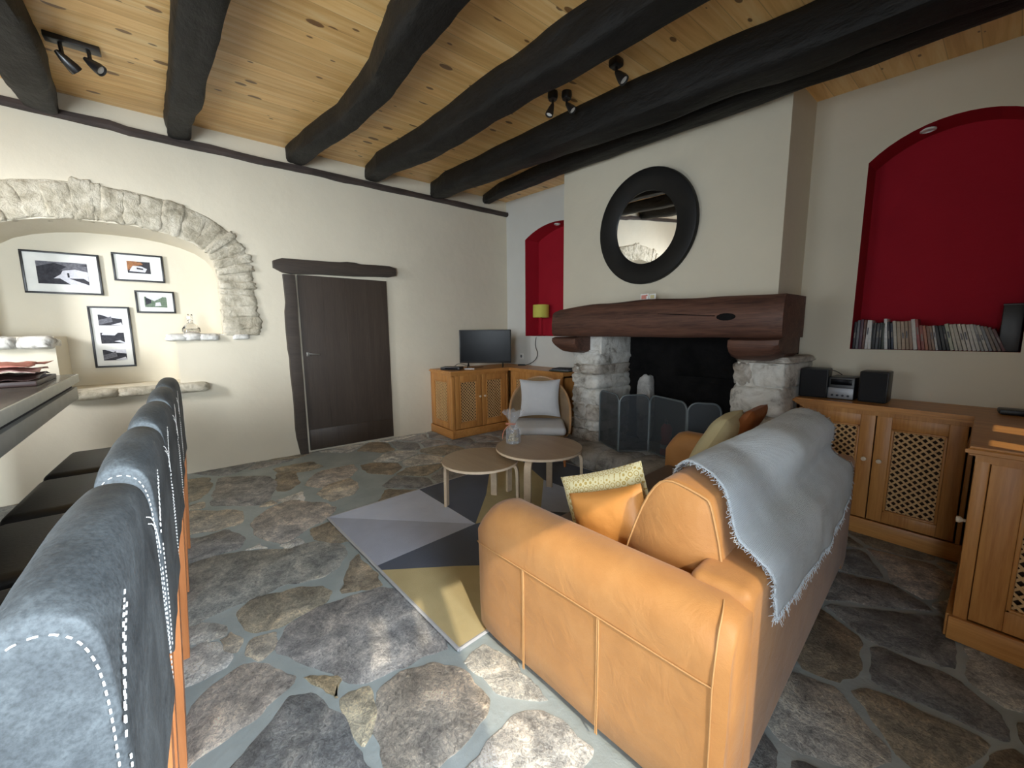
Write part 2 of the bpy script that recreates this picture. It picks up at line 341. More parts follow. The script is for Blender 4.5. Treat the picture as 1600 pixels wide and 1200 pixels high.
# ------------------------------------------------------------------ mesh helpers
class G:
    def __init__(s): s.bm = bmesh.new(); s.mi = 0
    def _add(s, verts, faces):
        vs = [s.bm.verts.new(v) for v in verts]
        out = []
        for f in faces:
            try:
                q = s.bm.faces.new([vs[i] for i in f]); q.material_index = s.mi; out.append(q)
            except ValueError: pass
        return vs, out
    def box(s, c, d, rz=0.0, bev=0.0, seg=2, mat4=None):
        x, y, z = d[0] / 2, d[1] / 2, d[2] / 2
        V = [(-x, -y, -z), (x, -y, -z), (x, y, -z), (-x, y, -z), (-x, -y, z), (x, -y, z), (x, y, z), (-x, y, z)]
        F = [(0, 3, 2, 1), (4, 5, 6, 7), (0, 1, 5, 4), (1, 2, 6, 5), (2, 3, 7, 6), (3, 0, 4, 7)]
        t = bmesh.new()
        vs = [t.verts.new(v) for v in V]
        for f in F: t.faces.new([vs[i] for i in f])
        if bev > 0:
            bmesh.ops.bevel(t, geom=list(t.edges), offset=bev, segments=seg, profile=0.5, affect='EDGES')
        m = mat4 if mat4 is not None else Matrix.Translation(c) @ Matrix.Rotation(rz, 4, 'Z')
        s.merge(t, m)
    def merge(s, t, m=None):
        t.verts.ensure_lookup_table()
        mp = {}
        for v in t.verts: mp[v] = s.bm.verts.new(m @ v.co if m is not None else v.co)
        for f in t.faces:
            try:
                q = s.bm.faces.new([mp[v] for v in f.verts]); q.material_index = s.mi
            except ValueError: pass
        t.free()
    def tube(s, pts, r, n=10, cap=True, flat=None):
        pts = [Vector(p) for p in pts]; k = len(pts)
        rs = r if isinstance(r, (list, tuple)) else [r] * k
        tang = [(pts[min(i + 1, k - 1)] - pts[max(i - 1, 0)]).normalized() for i in range(k)]
        up = Vector((0, 0, 1)) if abs(tang[0].z) < 0.9 else Vector((1, 0, 0))
        x = tang[0].cross(up).normalized()
        rings = []
        for i in range(k):
            x = (x - tang[i] * x.dot(tang[i])).normalized(); y = tang[i].cross(x)
            ring = []
            for j in range(n):
                a = 2 * pi * j / n
                fx, fy = (1, 1) if flat is None else flat
                ring.append(s.bm.verts.new(pts[i] + x * cos(a) * rs[i] * fx + y * sin(a) * rs[i] * fy))
            rings.append(ring)
        for i in range(k - 1):
            for j in range(n):
                q = s.bm.faces.new((rings[i][j], rings[i][(j + 1) % n], rings[i + 1][(j + 1) % n], rings[i + 1][j])); q.material_index = s.mi
        if cap:
            for ring in (rings[0][::-1], rings[-1]):
                q = s.bm.faces.new(ring); q.material_index = s.mi
    def lathe(s, prof, c=(0, 0, 0), n=24, axis='z', mat4=None, cap=True):
        rings = []
        for r, h in prof:
            ring = []
            for j in range(n):
                a = 2 * pi * j / n
                p = Vector((max(r, 1e-5) * cos(a), max(r, 1e-5) * sin(a), h))
                if axis == 'y': p = Vector((p.x, -p.z, p.y))
                elif axis == 'x': p = Vector((p.z, p.x, p.y))
                p = mat4 @ p if mat4 is not None else p + Vector(c)
                ring.append(s.bm.verts.new(p))
            rings.append(ring)
        for i in range(len(rings) - 1):
            for j in range(n):
                q = s.bm.faces.new((rings[i][j], rings[i][(j + 1) % n], rings[i + 1][(j + 1) % n], rings[i + 1][j])); q.material_index = s.mi
        if cap and prof[0][0] > 1e-4: s.bm.faces.new(rings[0][::-1]).material_index = s.mi
        if cap and prof[-1][0] > 1e-4: s.bm.faces.new(rings[-1]).material_index = s.mi
    def prism(s, poly, f, a, b):
        """poly 2-D points, f(p, h) -> 3-D, extruded from h=a to h=b"""
        n = len(poly)
        A = [s.bm.verts.new(f(p, a)) for p in poly]; B = [s.bm.verts.new(f(p, b)) for p in poly]
        fs = [s.bm.faces.new(A), s.bm.faces.new(B[::-1])]
        for i in range(n): fs.append(s.bm.faces.new((A[i], B[i], B[(i + 1) % n], A[(i + 1) % n])))
        for q in fs: q.material_index = s.mi
        return fs
    def grid(s, f, nu, nv, cu=False):
        V = [[s.bm.verts.new(f(i / nu, j / nv)) for j in range(nv + 1)] for i in range(nu + 1)]
        for i in range(nu):
            for j in range(nv):
                q = s.bm.faces.new((V[i][j], V[i + 1][j], V[i + 1][j + 1], V[i][j + 1])); q.material_index = s.mi
        return V
    def rock(s, c, d, seed, amp=0.12, cuts=4, rz=0.0, rot=None, k=5.0):
        """a rounded irregular block"""
        t = bmesh.new(); bmesh.ops.create_cube(t, size=2.0)
        bmesh.ops.subdivide_edges(t, edges=list(t.edges), cuts=cuts, use_grid_fill=True)
        for v in t.verts:
            p = v.co.copy()
            n_ = (abs(p.x) ** k + abs(p.y) ** k + abs(p.z) ** k) ** (1 / k)
            q = p / n_
            h = noise.fractal(q * 1.6 + Vector((seed * 3.7, seed * 1.3, seed * 7.1)), 1.0, 2.0, 4)
            q = q * (1 + amp * h)
            v.co = Vector((q.x * d[0] / 2, q.y * d[1] / 2, q.z * d[2] / 2))
        m = Matrix.Translation(c) @ (rot if rot is not None else Matrix.Rotation(rz, 4, 'Z'))
        s.merge(t, m)
    def done(s, name, mats, parent=None, smooth=True, angle=40, xf=None):
        me = bpy.data.meshes.new(name)
        bmesh.ops.recalc_face_normals(s.bm, faces=list(s.bm.faces))
        s.bm.to_mesh(me); s.bm.free()
        if not isinstance(mats, (list, tuple)): mats = [mats]
        for m in mats: me.materials.append(m)
        if smooth:
            for p in me.polygons: p.use_smooth = True
            me.set_sharp_from_angle(angle=radians(angle))
        o = bpy.data.objects.new(name, me); COL.objects.link(o)
        if parent is not None: o.parent = parent
        if xf is not None: o.matrix_local = xf
        return o

def thing(name, label, cat, loc=(0, 0, 0), rz=0.0, group=None):
    o = bpy.data.objects.new(name, None); COL.objects.link(o)
    o.empty_display_size = 0.1
    o.location = loc; o.rotation_euler = (0, 0, rz)
    return tag(o, label, cat, group)

def tag(o, label, cat, group=None):
    o['label'] = label; o['category'] = cat
    if group: o['group'] = group
    return o

def struct(o, label=None):
    o['kind'] = 'structure'
    if label: o['label'] = label
    return o

def dup(root, loc=None, rz=None, label=None):
    r = root.copy(); COL.objects.link(r)
    if loc is not None: r.location = loc
    if rz is not None: r.rotation_euler = (0, 0, rz)
    if label: r['label'] = label
    for ch in list(root.children):
        c = ch.copy(); COL.objects.link(c); c.parent = r
        for g in ch.children:
            d = g.copy(); COL.objects.link(d); d.parent = c
    return r

def smooth_path(pts, it=2):
    pts = [Vector(p) for p in pts]
    for _ in range(it):
        q = [pts[0]]
        for a, b in zip(pts, pts[1:]): q += [a * 0.75 + b * 0.25, a * 0.25 + b * 0.75]
        q.append(pts[-1]); pts = q
    return pts

def ceil_z(x): return 3.40 - 0.065 * (x + 5.08)

XL, XR, YB, YF = -5.08, 0.64, 3.90, -3.0

# ------------------------------------------------------------------ camera
cd = bpy.data.cameras.new('camera'); cam = bpy.data.objects.new('camera', cd); COL.objects.link(cam)
r = Vector((0.61772627, 0.7863402, -0.00912939)); u = Vector((-0.0970726, 0.08776758, 0.9913999)); w = Vector((-0.78037886, 0.61152755, -0.13054843))
cam.matrix_world = Matrix(((r.x, u.x, -w.x, 0), (r.y, u.y, -w.y, 0), (r.z, u.z, -w.z, 1.4), (0, 0, 0, 1)))
cd.sensor_width = 36.0; cd.lens = 613.12 / 1600 * 36.0; cd.clip_start = 0.02; cd.clip_end = 100
S.camera = cam

# ------------------------------------------------------------------ floor
FX = lambda zx, zy: (250 + zx / 2.2216, 660 + zy / 2.2216)
FY = lambda zx, zy: (560 + zx / 3.81, 940 + zy / 3.81)
def pix_floor(p):
    d = w * 613.12 + r * (p[0] - 800) + u * (600 - p[1]); t = -1.4 / d.z
    return (d.x * t, d.y * t)
GREY = (0.215, 0.215, 0.22); DGREY = (0.165, 0.175, 0.185); TAN = (0.36, 0.32, 0.255); PINK = (0.34, 0.305, 0.275)
OLIVE = (0.235, 0.21, 0.155); CREAM = (0.56, 0.52, 0.42); BROWN = (0.21, 0.17, 0.115); OCHRE = (0.38, 0.30, 0.165); LGREY = (0.36, 0.36, 0.34)
STONES = [
 (FX, GREY, [(205,190),(380,185),(405,215),(385,255),(350,285),(180,285),(195,235)]),
 (FX, OLIVE, [(20,208),(165,190),(180,215),(150,255),(60,295),(20,305)]),
 (FX, TAN, [(95,290),(150,275),(145,295),(95,303)]),
 (FX, TAN, [(345,290),(385,268),(400,280),(375,290)]),
 (FX, CREAM, [(410,268),(495,238),(500,272),(440,275)]),
 (FX, BROWN, [(400,180),(470,165),(480,210),(440,235),(405,235)]),
 (FX, OLIVE, [(390,160),(520,135),(565,150),(520,165),(420,178)]),
 (FX, PINK, [(500,215),(550,170),(670,145),(680,165),(655,190),(555,225),(515,215)]),
 (FX, TAN, [(545,245),(580,220),(660,192),(685,215),(675,245),(600,270),(575,262)]),
 (FX, PINK, [(325,345),(375,300),(455,270),(560,280),(610,292),(590,320),(460,400),(420,415),(395,410),(345,390)]),
 (FX, TAN, [(10,322),(130,305),(280,305),(285,345),(200,370),(60,390),(10,385)]),
 (FX, CREAM, [(300,440),(345,420),(370,435)]),
 (FX, CREAM, [(425,425),(475,405),(495,415),(450,435)]),
 (FX, GREY, [(10,405),(150,400),(230,370),(290,400),(270,435),(150,470),(10,500)]),
 (FX, (0.215,0.22,0.205), [(20,512),(160,470),(300,445),(420,440),(540,415),(620,420),(640,450),(610,500),(560,535),(430,560),(330,600),(200,660),(80,715),(20,730)]),
 (FX, BROWN, [(525,370),(590,345),(620,365),(660,410),(640,410),(590,415),(540,400)]),
 (FX, BROWN, [(630,585),(660,490),(690,455),(770,555),(720,575)]),
 (FX, OLIVE, [(270,660),(330,610),(450,580),(560,565),(580,590),(560,625),(440,690),(340,725),(300,710)]),
 (FX, (0.24,0.24,0.25), [(415,770),(440,710),(500,660),(600,630),(770,570),(830,590),(1000,770),(850,830),(720,895),(670,890),(560,840),(430,795)]),
 (FX, TAN, [(305,800),(325,755),(400,730),(385,775),(350,815)]),
 (FX, TAN, [(205,755),(250,725),(270,750),(265,790),(235,785)]),
 (FX, LGREY, [(75,725),(150,700),(215,705),(220,740),(150,760),(80,770)]),
 (FX, CREAM, [(60,812),(150,765),(200,770),(240,810),(220,850),(150,885),(60,915)]),
 (FX, PINK, [(90,1050),(115,975),(200,910),(280,850),(330,835),(440,880),(455,885),(420,930),(330,1010),(240,1070),(160,1140),(60,1240),(30,1240)]),
 (FX, DGREY, [(240,1200),(330,1110),(425,1005),(450,955),(530,945),(600,1010),(660,1090),(740,1200),(800,1330),(140,1330)]),
 (FX, OCHRE, [(505,885),(530,875),(605,890),(605,955),(575,935)]),
 (FX, (0.44,0.38,0.25), [(630,965),(660,935),(725,925),(740,1000),(735,1060),(705,1105),(670,1070),(650,1010)]),
 (FX, (0.34,0.30,0.25), [(755,940),(800,900),(870,860),(940,840),(1030,850),(1100,930),(1125,960),(1115,1010),(1060,1080),(980,1150),(930,1200),(860,1240),(790,1200),(770,1080)]),
 (FY, LGREY, [(640,370),(680,310),(760,260),(850,310),(1000,440),(1060,540),(1110,570),(960,555),(860,520),(740,440)]),
 (FY, CREAM, [(660,990),(720,900),(830,790),(960,690),(1080,660),(1200,730),(1380,870),(1370,920),(1260,990),(1200,1100),(700,1150)]),
]
def chaikin(p, it=1):
    for _ in range(it):
        q = []
        for i in range(len(p)):
            a, b = p[i], p[(i + 1) % len(p)]
            q += [(a[0] * .9 + b[0] * .1, a[1] * .9 + b[1] * .1), (a[0] * .1 + b[0] * .9, a[1] * .1 + b[1] * .9)]
        p = q
    return p
def inside(p, poly):
    c = False; n = len(poly)
    for i in range(n):
        a, b = poly[i], poly[i - 1]
        if (a[1] > p[1]) != (b[1] > p[1]) and p[0] < (b[0] - a[0]) * (p[1] - a[1]) / (b[1] - a[1]) + a[0]: c = not c
    return c
def roughen(p, amp, seed):
    q = []
    for i in range(len(p)):
        a, b = p[i], p[(i + 1) % len(p)]
        ln = math.dist(a, b); k = max(1, int(ln / 0.022))
        for j in range(k):
            t = j / k; x, y = a[0] + (b[0] - a[0]) * t, a[1] + (b[1] - a[1]) * t
            nx, ny = (b[1] - a[1]) / max(ln, 1e-6), -(b[0] - a[0]) / max(ln, 1e-6)
            h = noise.fractal(Vector((x * 9, y * 9, seed)), 1.0, 2.0, 3) * amp
            q.append((x + nx * h, y + ny * h))
    return q

traced = [(col, [pix_floor(f(*p)) for p in poly]) for f, col, poly in STONES]
fl = G(); TINT = []; lay = fl.bm.faces.layers.float_vector.new('tint')
def flag_stone(poly, col, seed):
    poly = roughen(chaikin(poly, 1), 0.02, seed)
    n = len(poly); cx = sum(p[0] for p in poly) / n; cy = sum(p[1] for p in poly) / n
    def ins(p, k):
        d = math.dist(p, (cx, cy)); f = max(0.0, 1 - k / max(d, 1e-4))
        return (cx + (p[0] - cx) * f, cy + (p[1] - cy) * f)
    zt = -0.001 + 0.003 * noise.noise(Vector((cx, cy, 3.0)))
    A = [fl.bm.verts.new((p[0], p[1], -0.016)) for p in poly]
    B = [fl.bm.verts.new((*ins(p, 0.003), zt - 0.003)) for p in poly]
    C_ = [fl.bm.verts.new((*ins(p, 0.010), zt)) for p in poly]
    for P_, Q_ in ((A, B), (B, C_)):
        for i in range(n):
            f = fl.bm.faces.new((P_[i], P_[(i + 1) % n], Q_[(i + 1) % n], Q_[i])); f.material_index = 1; TINT.append((f, col))
    f = fl.bm.faces.new(C_); f.material_index = 1; TINT.append((f, col))
def swell(poly, k):
    n = len(poly); cx = sum(p[0] for p in poly) / n; cy = sum(p[1] for p in poly) / n
    return [(p[0] + (p[0] - cx) / max(math.dist(p, (cx, cy)), 1e-4) * k, p[1] + (p[1] - cy) / max(math.dist(p, (cx, cy)), 1e-4) * k) for p in poly]
for i, (col, poly) in enumerate(traced): flag_stone(swell(poly, 0.020), col, i * 1.7)
# the rest of the paving: random cells
pts = []
tries = 0
while len(pts) < 330 and tries < 20000:
    tries += 1
    p = (R_.uniform(XL - 0.1, XR + 0.1), R_.uniform(YF, YB + 0.1))
    md = R_.choice([0.2, 0.3, 0.36])
    if all(math.dist(p, q) > md for q in pts): pts.append(p)
def clip(poly, mx, my, nx, ny):
    out = []
    for i in range(len(poly)):
        a, b = poly[i - 1], poly[i]
        da = (a[0] - mx) * nx + (a[1] - my) * ny; db = (b[0] - mx) * nx + (b[1] - my) * ny
        if da <= 0: out.append(a)
        if (da < 0 < db) or (db < 0 < da):
            t = da / (da - db); out.append((a[0] + (b[0] - a[0]) * t, a[1] + (b[1] - a[1]) * t))
    return out
PAL = [GREY, DGREY, TAN, PINK, OLIVE, LGREY, BROWN, GREY, OLIVE, DGREY]
for i, p in enumerate(pts):
    cell = [(p[0] - .6, p[1] - .6), (p[0] + .6, p[1] - .6), (p[0] + .6, p[1] + .6), (p[0] - .6, p[1] + .6)]
    for q in pts:
        if q is p or math.dist(p, q) > 1.3: continue
        dx, dy = q[0] - p[0], q[1] - p[1]; d = math.hypot(dx, dy)
        g = 0.5 - 0.013 / d
        cell = clip(cell, p[0] + dx * g, p[1] + dy * g, dx / d, dy / d)
        if len(cell) < 3: break
    if len(cell) < 3: continue
    cell = [(min(max(c[0], XL), XR), min(max(c[1], YF), YB)) for c in cell]
    rim = [(a[0] + (b[0] - a[0]) * t, a[1] + (b[1] - a[1]) * t) for a, b in zip(cell, cell[1:] + cell[:1]) for t in (0, .33, .67)]
    cells_c = (sum(a[0] for a in cell) / len(cell), sum(a[1] for a in cell) / len(cell))
    rim2 = [((a[0] + cells_c[0]) / 2, (a[1] + cells_c[1]) / 2) for a in rim]
    if any(inside(t, tp) for _, tp in traced for t in rim + rim2) or any(inside(t, cell) for _, tp in traced for t in tp): continue
    flag_stone(cell, PAL[R_.randrange(len(PAL))], i * 2.3)
fl.mi = 0
fl.grid(lambda a, b: (XL - .5 + a * (XR - XL + 1.0), YF - .3 + b * (YB - YF + .6), -0.006 + 0.003 * noise.noise(Vector((a * 23, b * 27, 0)))), 60, 70)
for f, c in TINT: f[lay] = Vector([min(0.8, (q * 0.72 + sum(c) / 3 * 0.28) * 1.78) for q in c])
floor = struct(fl.done('floor', [M['mortar'], M['flag']], smooth=True, angle=30))

# ------------------------------------------------------------------ walls
def holed_wall(g, outer, holes, f):
    """flat wall with holes; outer / holes are 2-D loops, f maps (a, b) -> 3-D"""
    loops = [[Vector((p[0], p[1], 0)) for p in outer]] + [[Vector((p[0], p[1], 0)) for p in h] for h in holes]
    tris = tessellate_polygon(loops)
    flat = [p for lp in loops for p in lp]
    vs = [g.bm.verts.new(f(p.x, p.y)) for p in flat]
    for t in tris:
        try: g.bm.faces.new([vs[i] for i in t]).material_index = g.mi
        except ValueError: pass
def reveal(g, loop, f0, f1):
    n = len(loop)
    A = [g.bm.verts.new(f0(*p)) for p in loop]; B = [g.bm.verts.new(f1(*p)) for p in loop]
    for i in range(n):
        g.bm.faces.new((A[i], A[(i + 1) % n], B[(i + 1) % n], B[i])).material_index = g.mi
    g.bm.faces.new(B).material_index = g.mi

half = [(0.0, 2.400), (0.2, 2.395), (0.36, 2.372), (0.5, 2.338), (0.62, 2.29), (0.70, 2.23), (0.755, 2.15), (0.78, 2.06), (0.785, 1.94), (0.785, 1.74), (0.785, 1.40)]
yc = -0.60
right_half = [(yc + a, z) for a, z in half]; left_half = [(yc - a, z) for a, z in half][1:]
niche_loop = [(-0.205, 0.93), (-0.205, 1.40)] + right_half[::-1] + left_half + [(-0.995, 1.40), (-0.995, 0.93)]
g = G()
yo0, yo1 = YF, YB
holed_wall(g, [(YF, -0.05), (YB, -0.05), (YB, 3.62), (YF, 3.62)], [niche_loop], lambda a, b: (XL, a, b))
reveal(g, niche_loop, lambda a, b: (XL, a, b), lambda a, b: (XL - 0.42, a + (0.03 if a < yc else -0.03) * 0, b - (0.03 if b > 2.0 else 0)))
struct(g.done('wall_left', M['cream'], smooth=True, angle=35))

def arch_loop(x0, x1, z0, zs, zt, n=14):
    hw = (x1 - x0) / 2; rise = zt - zs; Rr = hw * hw / (2 * rise) + rise / 2; cx = (x0 + x1) / 2; cz = zt - Rr
    a0 = math.asin(hw / Rr)
    return [(x0, z0), (x1, z0)] + [(cx + Rr * sin(a), cz + Rr * cos(a)) for a in [a0 - 2 * a0 * i / n for i in range(n + 1)]]
nL = arch_loop(-4.63, -3.50, 1.342, 2.755, 2.885)
nR = arch_loop(-0.775, 0.03, 1.250, 2.587, 2.752)
g = G()
holed_wall(g, [(XL, -0.05), (-2.2, -0.05), (-2.2, 3.62), (XL, 3.62)], [nL], lambda a, b: (a, YB, b))
g.mi = 2
holed_wall(g, [(-2.2, -0.05), (XR, -0.05), (XR, 3.62), (-2.2, 3.62)], [nR], lambda a, b: (a, YB, b))
g.mi = 1
reveal(g, nL, lambda a, b: (a, YB, b), lambda a, b: (a, YB + 0.27, b))
reveal(g, nR, lambda a, b: (a, YB, b), lambda a, b: (a, YB + 0.24, b))
struct(g.done('wall_back', [M['white_wall'], M['red'], M['cream']], smooth=False))

g = G()
g.box((-2.23, 3.66, 2.53), (2.22, 0.52, 2.06))
struct(g.done('wall_chimney', M['cream'], smooth=False))

WIN_R = [(-0.32, 0.75), (0.97, 0.75), (0.97, 2.09), (-0.32, 2.09)]
WIN_D = [(-2.40, 0.06), (-1.15, 0.06), (-1.15, 2.15), (-2.40, 2.15)]
WIN_R2 = [(2.375, 0.96), (3.06, 0.96), (3.06, 1.50), (2.375, 1.50)]
g = G()
holed_wall(g, [(YF, -0.05), (YB, -0.05), (YB, 3.62), (YF, 3.62)], [WIN_R, WIN_R2, WIN_D], lambda a, b: (XR, a, b))
struct(g.done('wall_right', M['cream'], smooth=False))
WIN_K = [(-3.95, 1.75), (-3.30, 1.75), (-3.30, 2.65), (-3.95, 2.65)]
WIN_F = [(-2.9, 0.08), (-1.5, 0.08), (-1.5, 2.2), (-2.9, 2.2)]
g = G()
holed_wall(g, [(XL, -0.05), (XR, -0.05), (XR, 3.62), (XL, 3.62)], [WIN_K, WIN_F], lambda a, b: (a, YF, b))
struct(g.done('wall_front', M['cream'], smooth=False))

def win_frame(name, loop, f, bars_a=(), bars_b=(), t=0.05):
    g = G()
    a0, b0 = loop[0]; a1, b1 = loop[2]
    def bar(x0, z0, x1, z1):
        p = Vector(f((x0 + x1) / 2, (z0 + z1) / 2)); q0 = Vector(f(x0, z0)); q1 = Vector(f(x1, z1)); d = q1 - q0
        g.box(p, (max(abs(d.x), 0.05), max(abs(d.y), 0.05), abs(d.z)), bev=0.004)
    bar(a0, b0, a0 + t, b1); bar(a1 - t, b0, a1, b1); bar(a0 + t, b0, a1 - t, b0 + t); bar(a0 + t, b1 - t, a1 - t, b1)
    for x, wd in bars_a: bar(x - wd / 2, b0 + t, x + wd / 2, b1 - t)
    for z, wd in bars_b: bar(a0 + t, z - wd / 2, a1 - t, z + wd / 2)
    struct(g.done(name, M['pine_z']))
win_frame('window_1', WIN_R, lambda a, b: (XR, a, b), [(-0.245, 0.09), (-0.045, 0.13), (0.135, 0.11)], [], 0.03)  # wide upright bars added to narrow the sun into floor streaks
g = G(); g.box((XR, -0.07, 1.28), (0.03, 0.44, 1.02), bev=0.004); struct(g.done('sun_slit_panel', M['pine_z']), 'added unseen panel cutting the side window sun into slits')  # added out-of-view panel, leaves only high slits for the sun
win_frame('window_6', WIN_D, lambda a, b: (XR, a, b), [(-1.775, 0.08)], [(1.1, 0.035)], 0.05)
g = G(); g.box((2.6, -2.3, 2.0), (0.2, 2.8, 5.0)); struct(g.done('wall_sun_block', M['cream'], smooth=False))  # added unseen wall that keeps direct sun out of the side door
win_frame('window_2', WIN_R2, lambda a, b: (XR, a, b), [(2.685, 0.24)], [], 0.03)
win_frame('window_3', WIN_K, lambda a, b: (a, YF, b), [], [], 0.04)
win_frame('window_4', WIN_F, lambda a, b: (a, YF, b), [(-2.2, 0.09)], [(1.2, 0.04)], 0.06)

# ceiling boards
g = G()
x0, x1 = XL - 0.45, XR + 0.2
g.box((0, 0, 0), (1, 1, 1), mat4=Matrix(((x1 - x0, 0, 0, (x0 + x1) / 2), (0, 7.4, 0, 0.4), (-0.065 * (x1 - x0), 0, 0.06, ceil_z((x0 + x1) / 2) + 0.03), (0, 0, 0, 1))))
struct(g.done('ceiling', M['ceil'], smooth=False))

# wall plate timber along the left wall
g = G()
n = 60
rings = []
for i in range(n + 1):
    y = YF + (YB - YF) * i / n
    wob = 0.012 * noise.noise(Vector((y * 2.2, 1, 0))); h = 0.036 + 0.010 * noise.noise(Vector((y * 3.1, 5, 0)))
    if y > 2.2: h *= 0.9
    zc = 3.21 + wob + (0.02 if y < -0.4 else 0)
    rings.append([g.bm.verts.new(p) for p in ((XL - 0.02, y, zc - h), (XL + 0.035, y, zc - h), (XL + 0.055, y, zc - h * .4), (XL + 0.05, y, zc + h * .7), (XL - 0.02, y, zc + h))])
for i in range(n):
    for j in range(4): g.bm.faces.new((rings[i][j], rings[i][j + 1], rings[i + 1][j + 1], rings[i + 1][j]))
struct(g.done('trim_1', M['plate']))

# ------------------------------------------------------------------ ceiling beams
def beam(pts, rad, label, seed, drop=0.02):
    """pts: (x, y) centres from the left wall outwards; rad: half widths"""
    g = G(); n = 24; rings = []
    P_ = []; k = 50
    for i in range(k + 1):
        t = i / k * (len(pts) - 1); a = min(int(t), len(pts) - 2); f = t - a
        f = f * f * (3 - 2 * f) * 0.4 + f * 0.6
        x = pts[a][0] + (pts[a + 1][0] - pts[a][0]) * f; y = pts[a][1] + (pts[a + 1][1] - pts[a][1]) * f
        rr = rad[a] + (rad[a + 1] - rad[a]) * f
        P_.append((x, y, rr))
    for i, (x, y, rr) in enumerate(P_):
        ring = []
        for j in range(n):
            a = 2 * pi * j / n
            k4 = (abs(cos(a)) ** 5.5 + abs(sin(a)) ** 5.5) ** (-1 / 5.5)
            h = 0.97 + 0.11 * noise.fractal(Vector((x * 2.2 + seed * 5, cos(a) * 1.0, sin(a) * 1.0 + seed)), 1.0, 2.0, 4)
            ex = 1.0
            if i == 0: ex = 0.8
            if i == k: ex = 0.9
            yy = y + cos(a) * rr * k4 * h * ex; zz = ceil_z(x) + 0.04 - rr * 1.05 - drop + sin(a) * rr * 1.05 * k4 * h * ex
            ring.append(g.bm.verts.new((x, yy, zz)))
        rings.append(ring)
    for i in range(k):
        for j in range(n): g.bm.faces.new((rings[i][j], rings[i][(j + 1) % n], rings[i + 1][(j + 1) % n], rings[i + 1][j]))
    g.bm.faces.new(rings[0][::-1]); g.bm.faces.new(rings[-1])
    o = g.done('ceiling_beam', M['beam'], smooth=True, angle=50)
    tag(o, label, 'beam', 'rough black ceiling beams')
    return o
beam([(-5.05, -0.86), (-4.4, -0.80), (-3.8, -0.735), (-2.5, -0.72), (0.6, -0.7)], [0.105, 0.125, 0.115, 0.12, 0.12], 'black ceiling beam at the far left, curving down past the first spotlight', 1)
beam([(-5.06, 0.00), (-4.7, 0.01), (-4.1, 0.065), (-3.1, 0.13), (-2.2, 0.17), (0.6, 0.2)], [0.095, 0.092, 0.105, 0.105, 0.115, 0.12], 'nearly vertical black beam in the photo, above the stone arch end', 2)
beam([(-5.06, 0.96), (-4.4, 1.02), (-3.7, 1.14), (-2.9, 1.15), (-2.3, 1.07), (-1.6, 1.08), (0.6, 1.05)], [0.09, 0.095, 0.09, 0.095, 0.11, 0.105, 0.11], 'kinked black beam with a notch, above the plank door', 3)
beam([(-5.06, 1.80), (-4.5, 1.77), (-3.5, 1.87), (-2.4, 1.87), (-1.4, 1.91), (0.6, 1.97)], [0.085, 0.105, 0.115, 0.115, 0.115, 0.115], 'black ceiling beam just left of the paired spotlights', 4)
beam([(-5.06, 2.68), (-4.5, 2.62), (-3.3, 2.66), (-1.8, 2.72), (-0.9, 2.79), (0.6, 2.84)], [0.10, 0.115, 0.125, 0.135, 0.135, 0.135], 'thickest black ceiling beam, right of the spotlights', 5)
beam([(-5.06, 3.50), (-4.4, 3.34), (-3.3, 3.27), (-1.1, 3.20), (0.6, 3.14)], [0.07, 0.085, 0.09, 0.10, 0.10], 'slim black beam running close against the top of the chimney breast', 6, 0.0)

# ------------------------------------------------------------------ stone arch, ledges and sill
g = G()
def arch_pt(a, rad_off):
    """a: arc parameter along the inner polyline, from left base over the crown to the right base"""
    pass
inner = left_half[::-1] + right_half
def poly_at(pl, s):
    Ls = [math.dist(pl[i], pl[i + 1]) for i in range(len(pl) - 1)]; T = sum(Ls); d = s * T
    for i, l in enumerate(Ls):
        if d <= l or i == len(Ls) - 1:
            f = d / l; p = (pl[i][0] + (pl[i + 1][0] - pl[i][0]) * f, pl[i][1] + (pl[i + 1][1] - pl[i][1]) * f)
            tx, ty = pl[i + 1][0] - pl[i][0], pl[i + 1][1] - pl[i][1]; q = math.hypot(tx, ty)
            return p, (tx / q, ty / q), T
        d -= l
s = 0.0; i = 0
while s < 1.0:
    stp = R_.uniform(0.018, 0.046)
    if s + stp > 0.99: stp = 1.0 - s
    p, t, T = poly_at(inner, s + stp / 2)
    # smoothed tangent
    pa, _, _ = poly_at(inner, max(0, s - 0.04)); pb, _, _ = poly_at(inner, min(1, s + stp + 0.04))
    tx, ty = pb[0] - pa[0], pb[1] - pa[1]; q = math.hypot(tx, ty); t = (tx / q, ty / q)
    nrm = (-t[1], t[0])
    if (p[1] < 2.2 and abs(s - .5) > .3 and p[0] > yc and nrm[0] < 0) or (p[0] < yc and p[1] < 2.2 and nrm[0] > 0): nrm = (-nrm[0], -nrm[1])
    if nrm[1] < 0 and p[1] > 2.2: nrm = (-nrm[0], -nrm[1])
    dep = 0.30 + R_.uniform(-0.02, 0.035)
    wd = stp * T * (1.32 if p[1] > 2.1 else 1.12)
    c = (XL - 0.045, p[0] + nrm[0] * (dep / 2 + 0.005), p[1] + nrm[1] * (dep / 2 + 0.005))
    ang = math.atan2(nrm[1], nrm[0])
    g.rock(c, (0.15 + R_.uniform(-.015, .015), dep, wd), i + 11, 0.13, 8, rot=Matrix.Rotation(ang + R_.uniform(-.06, .06), 4, 'X'), k=8.0)
    s += stp; i += 1
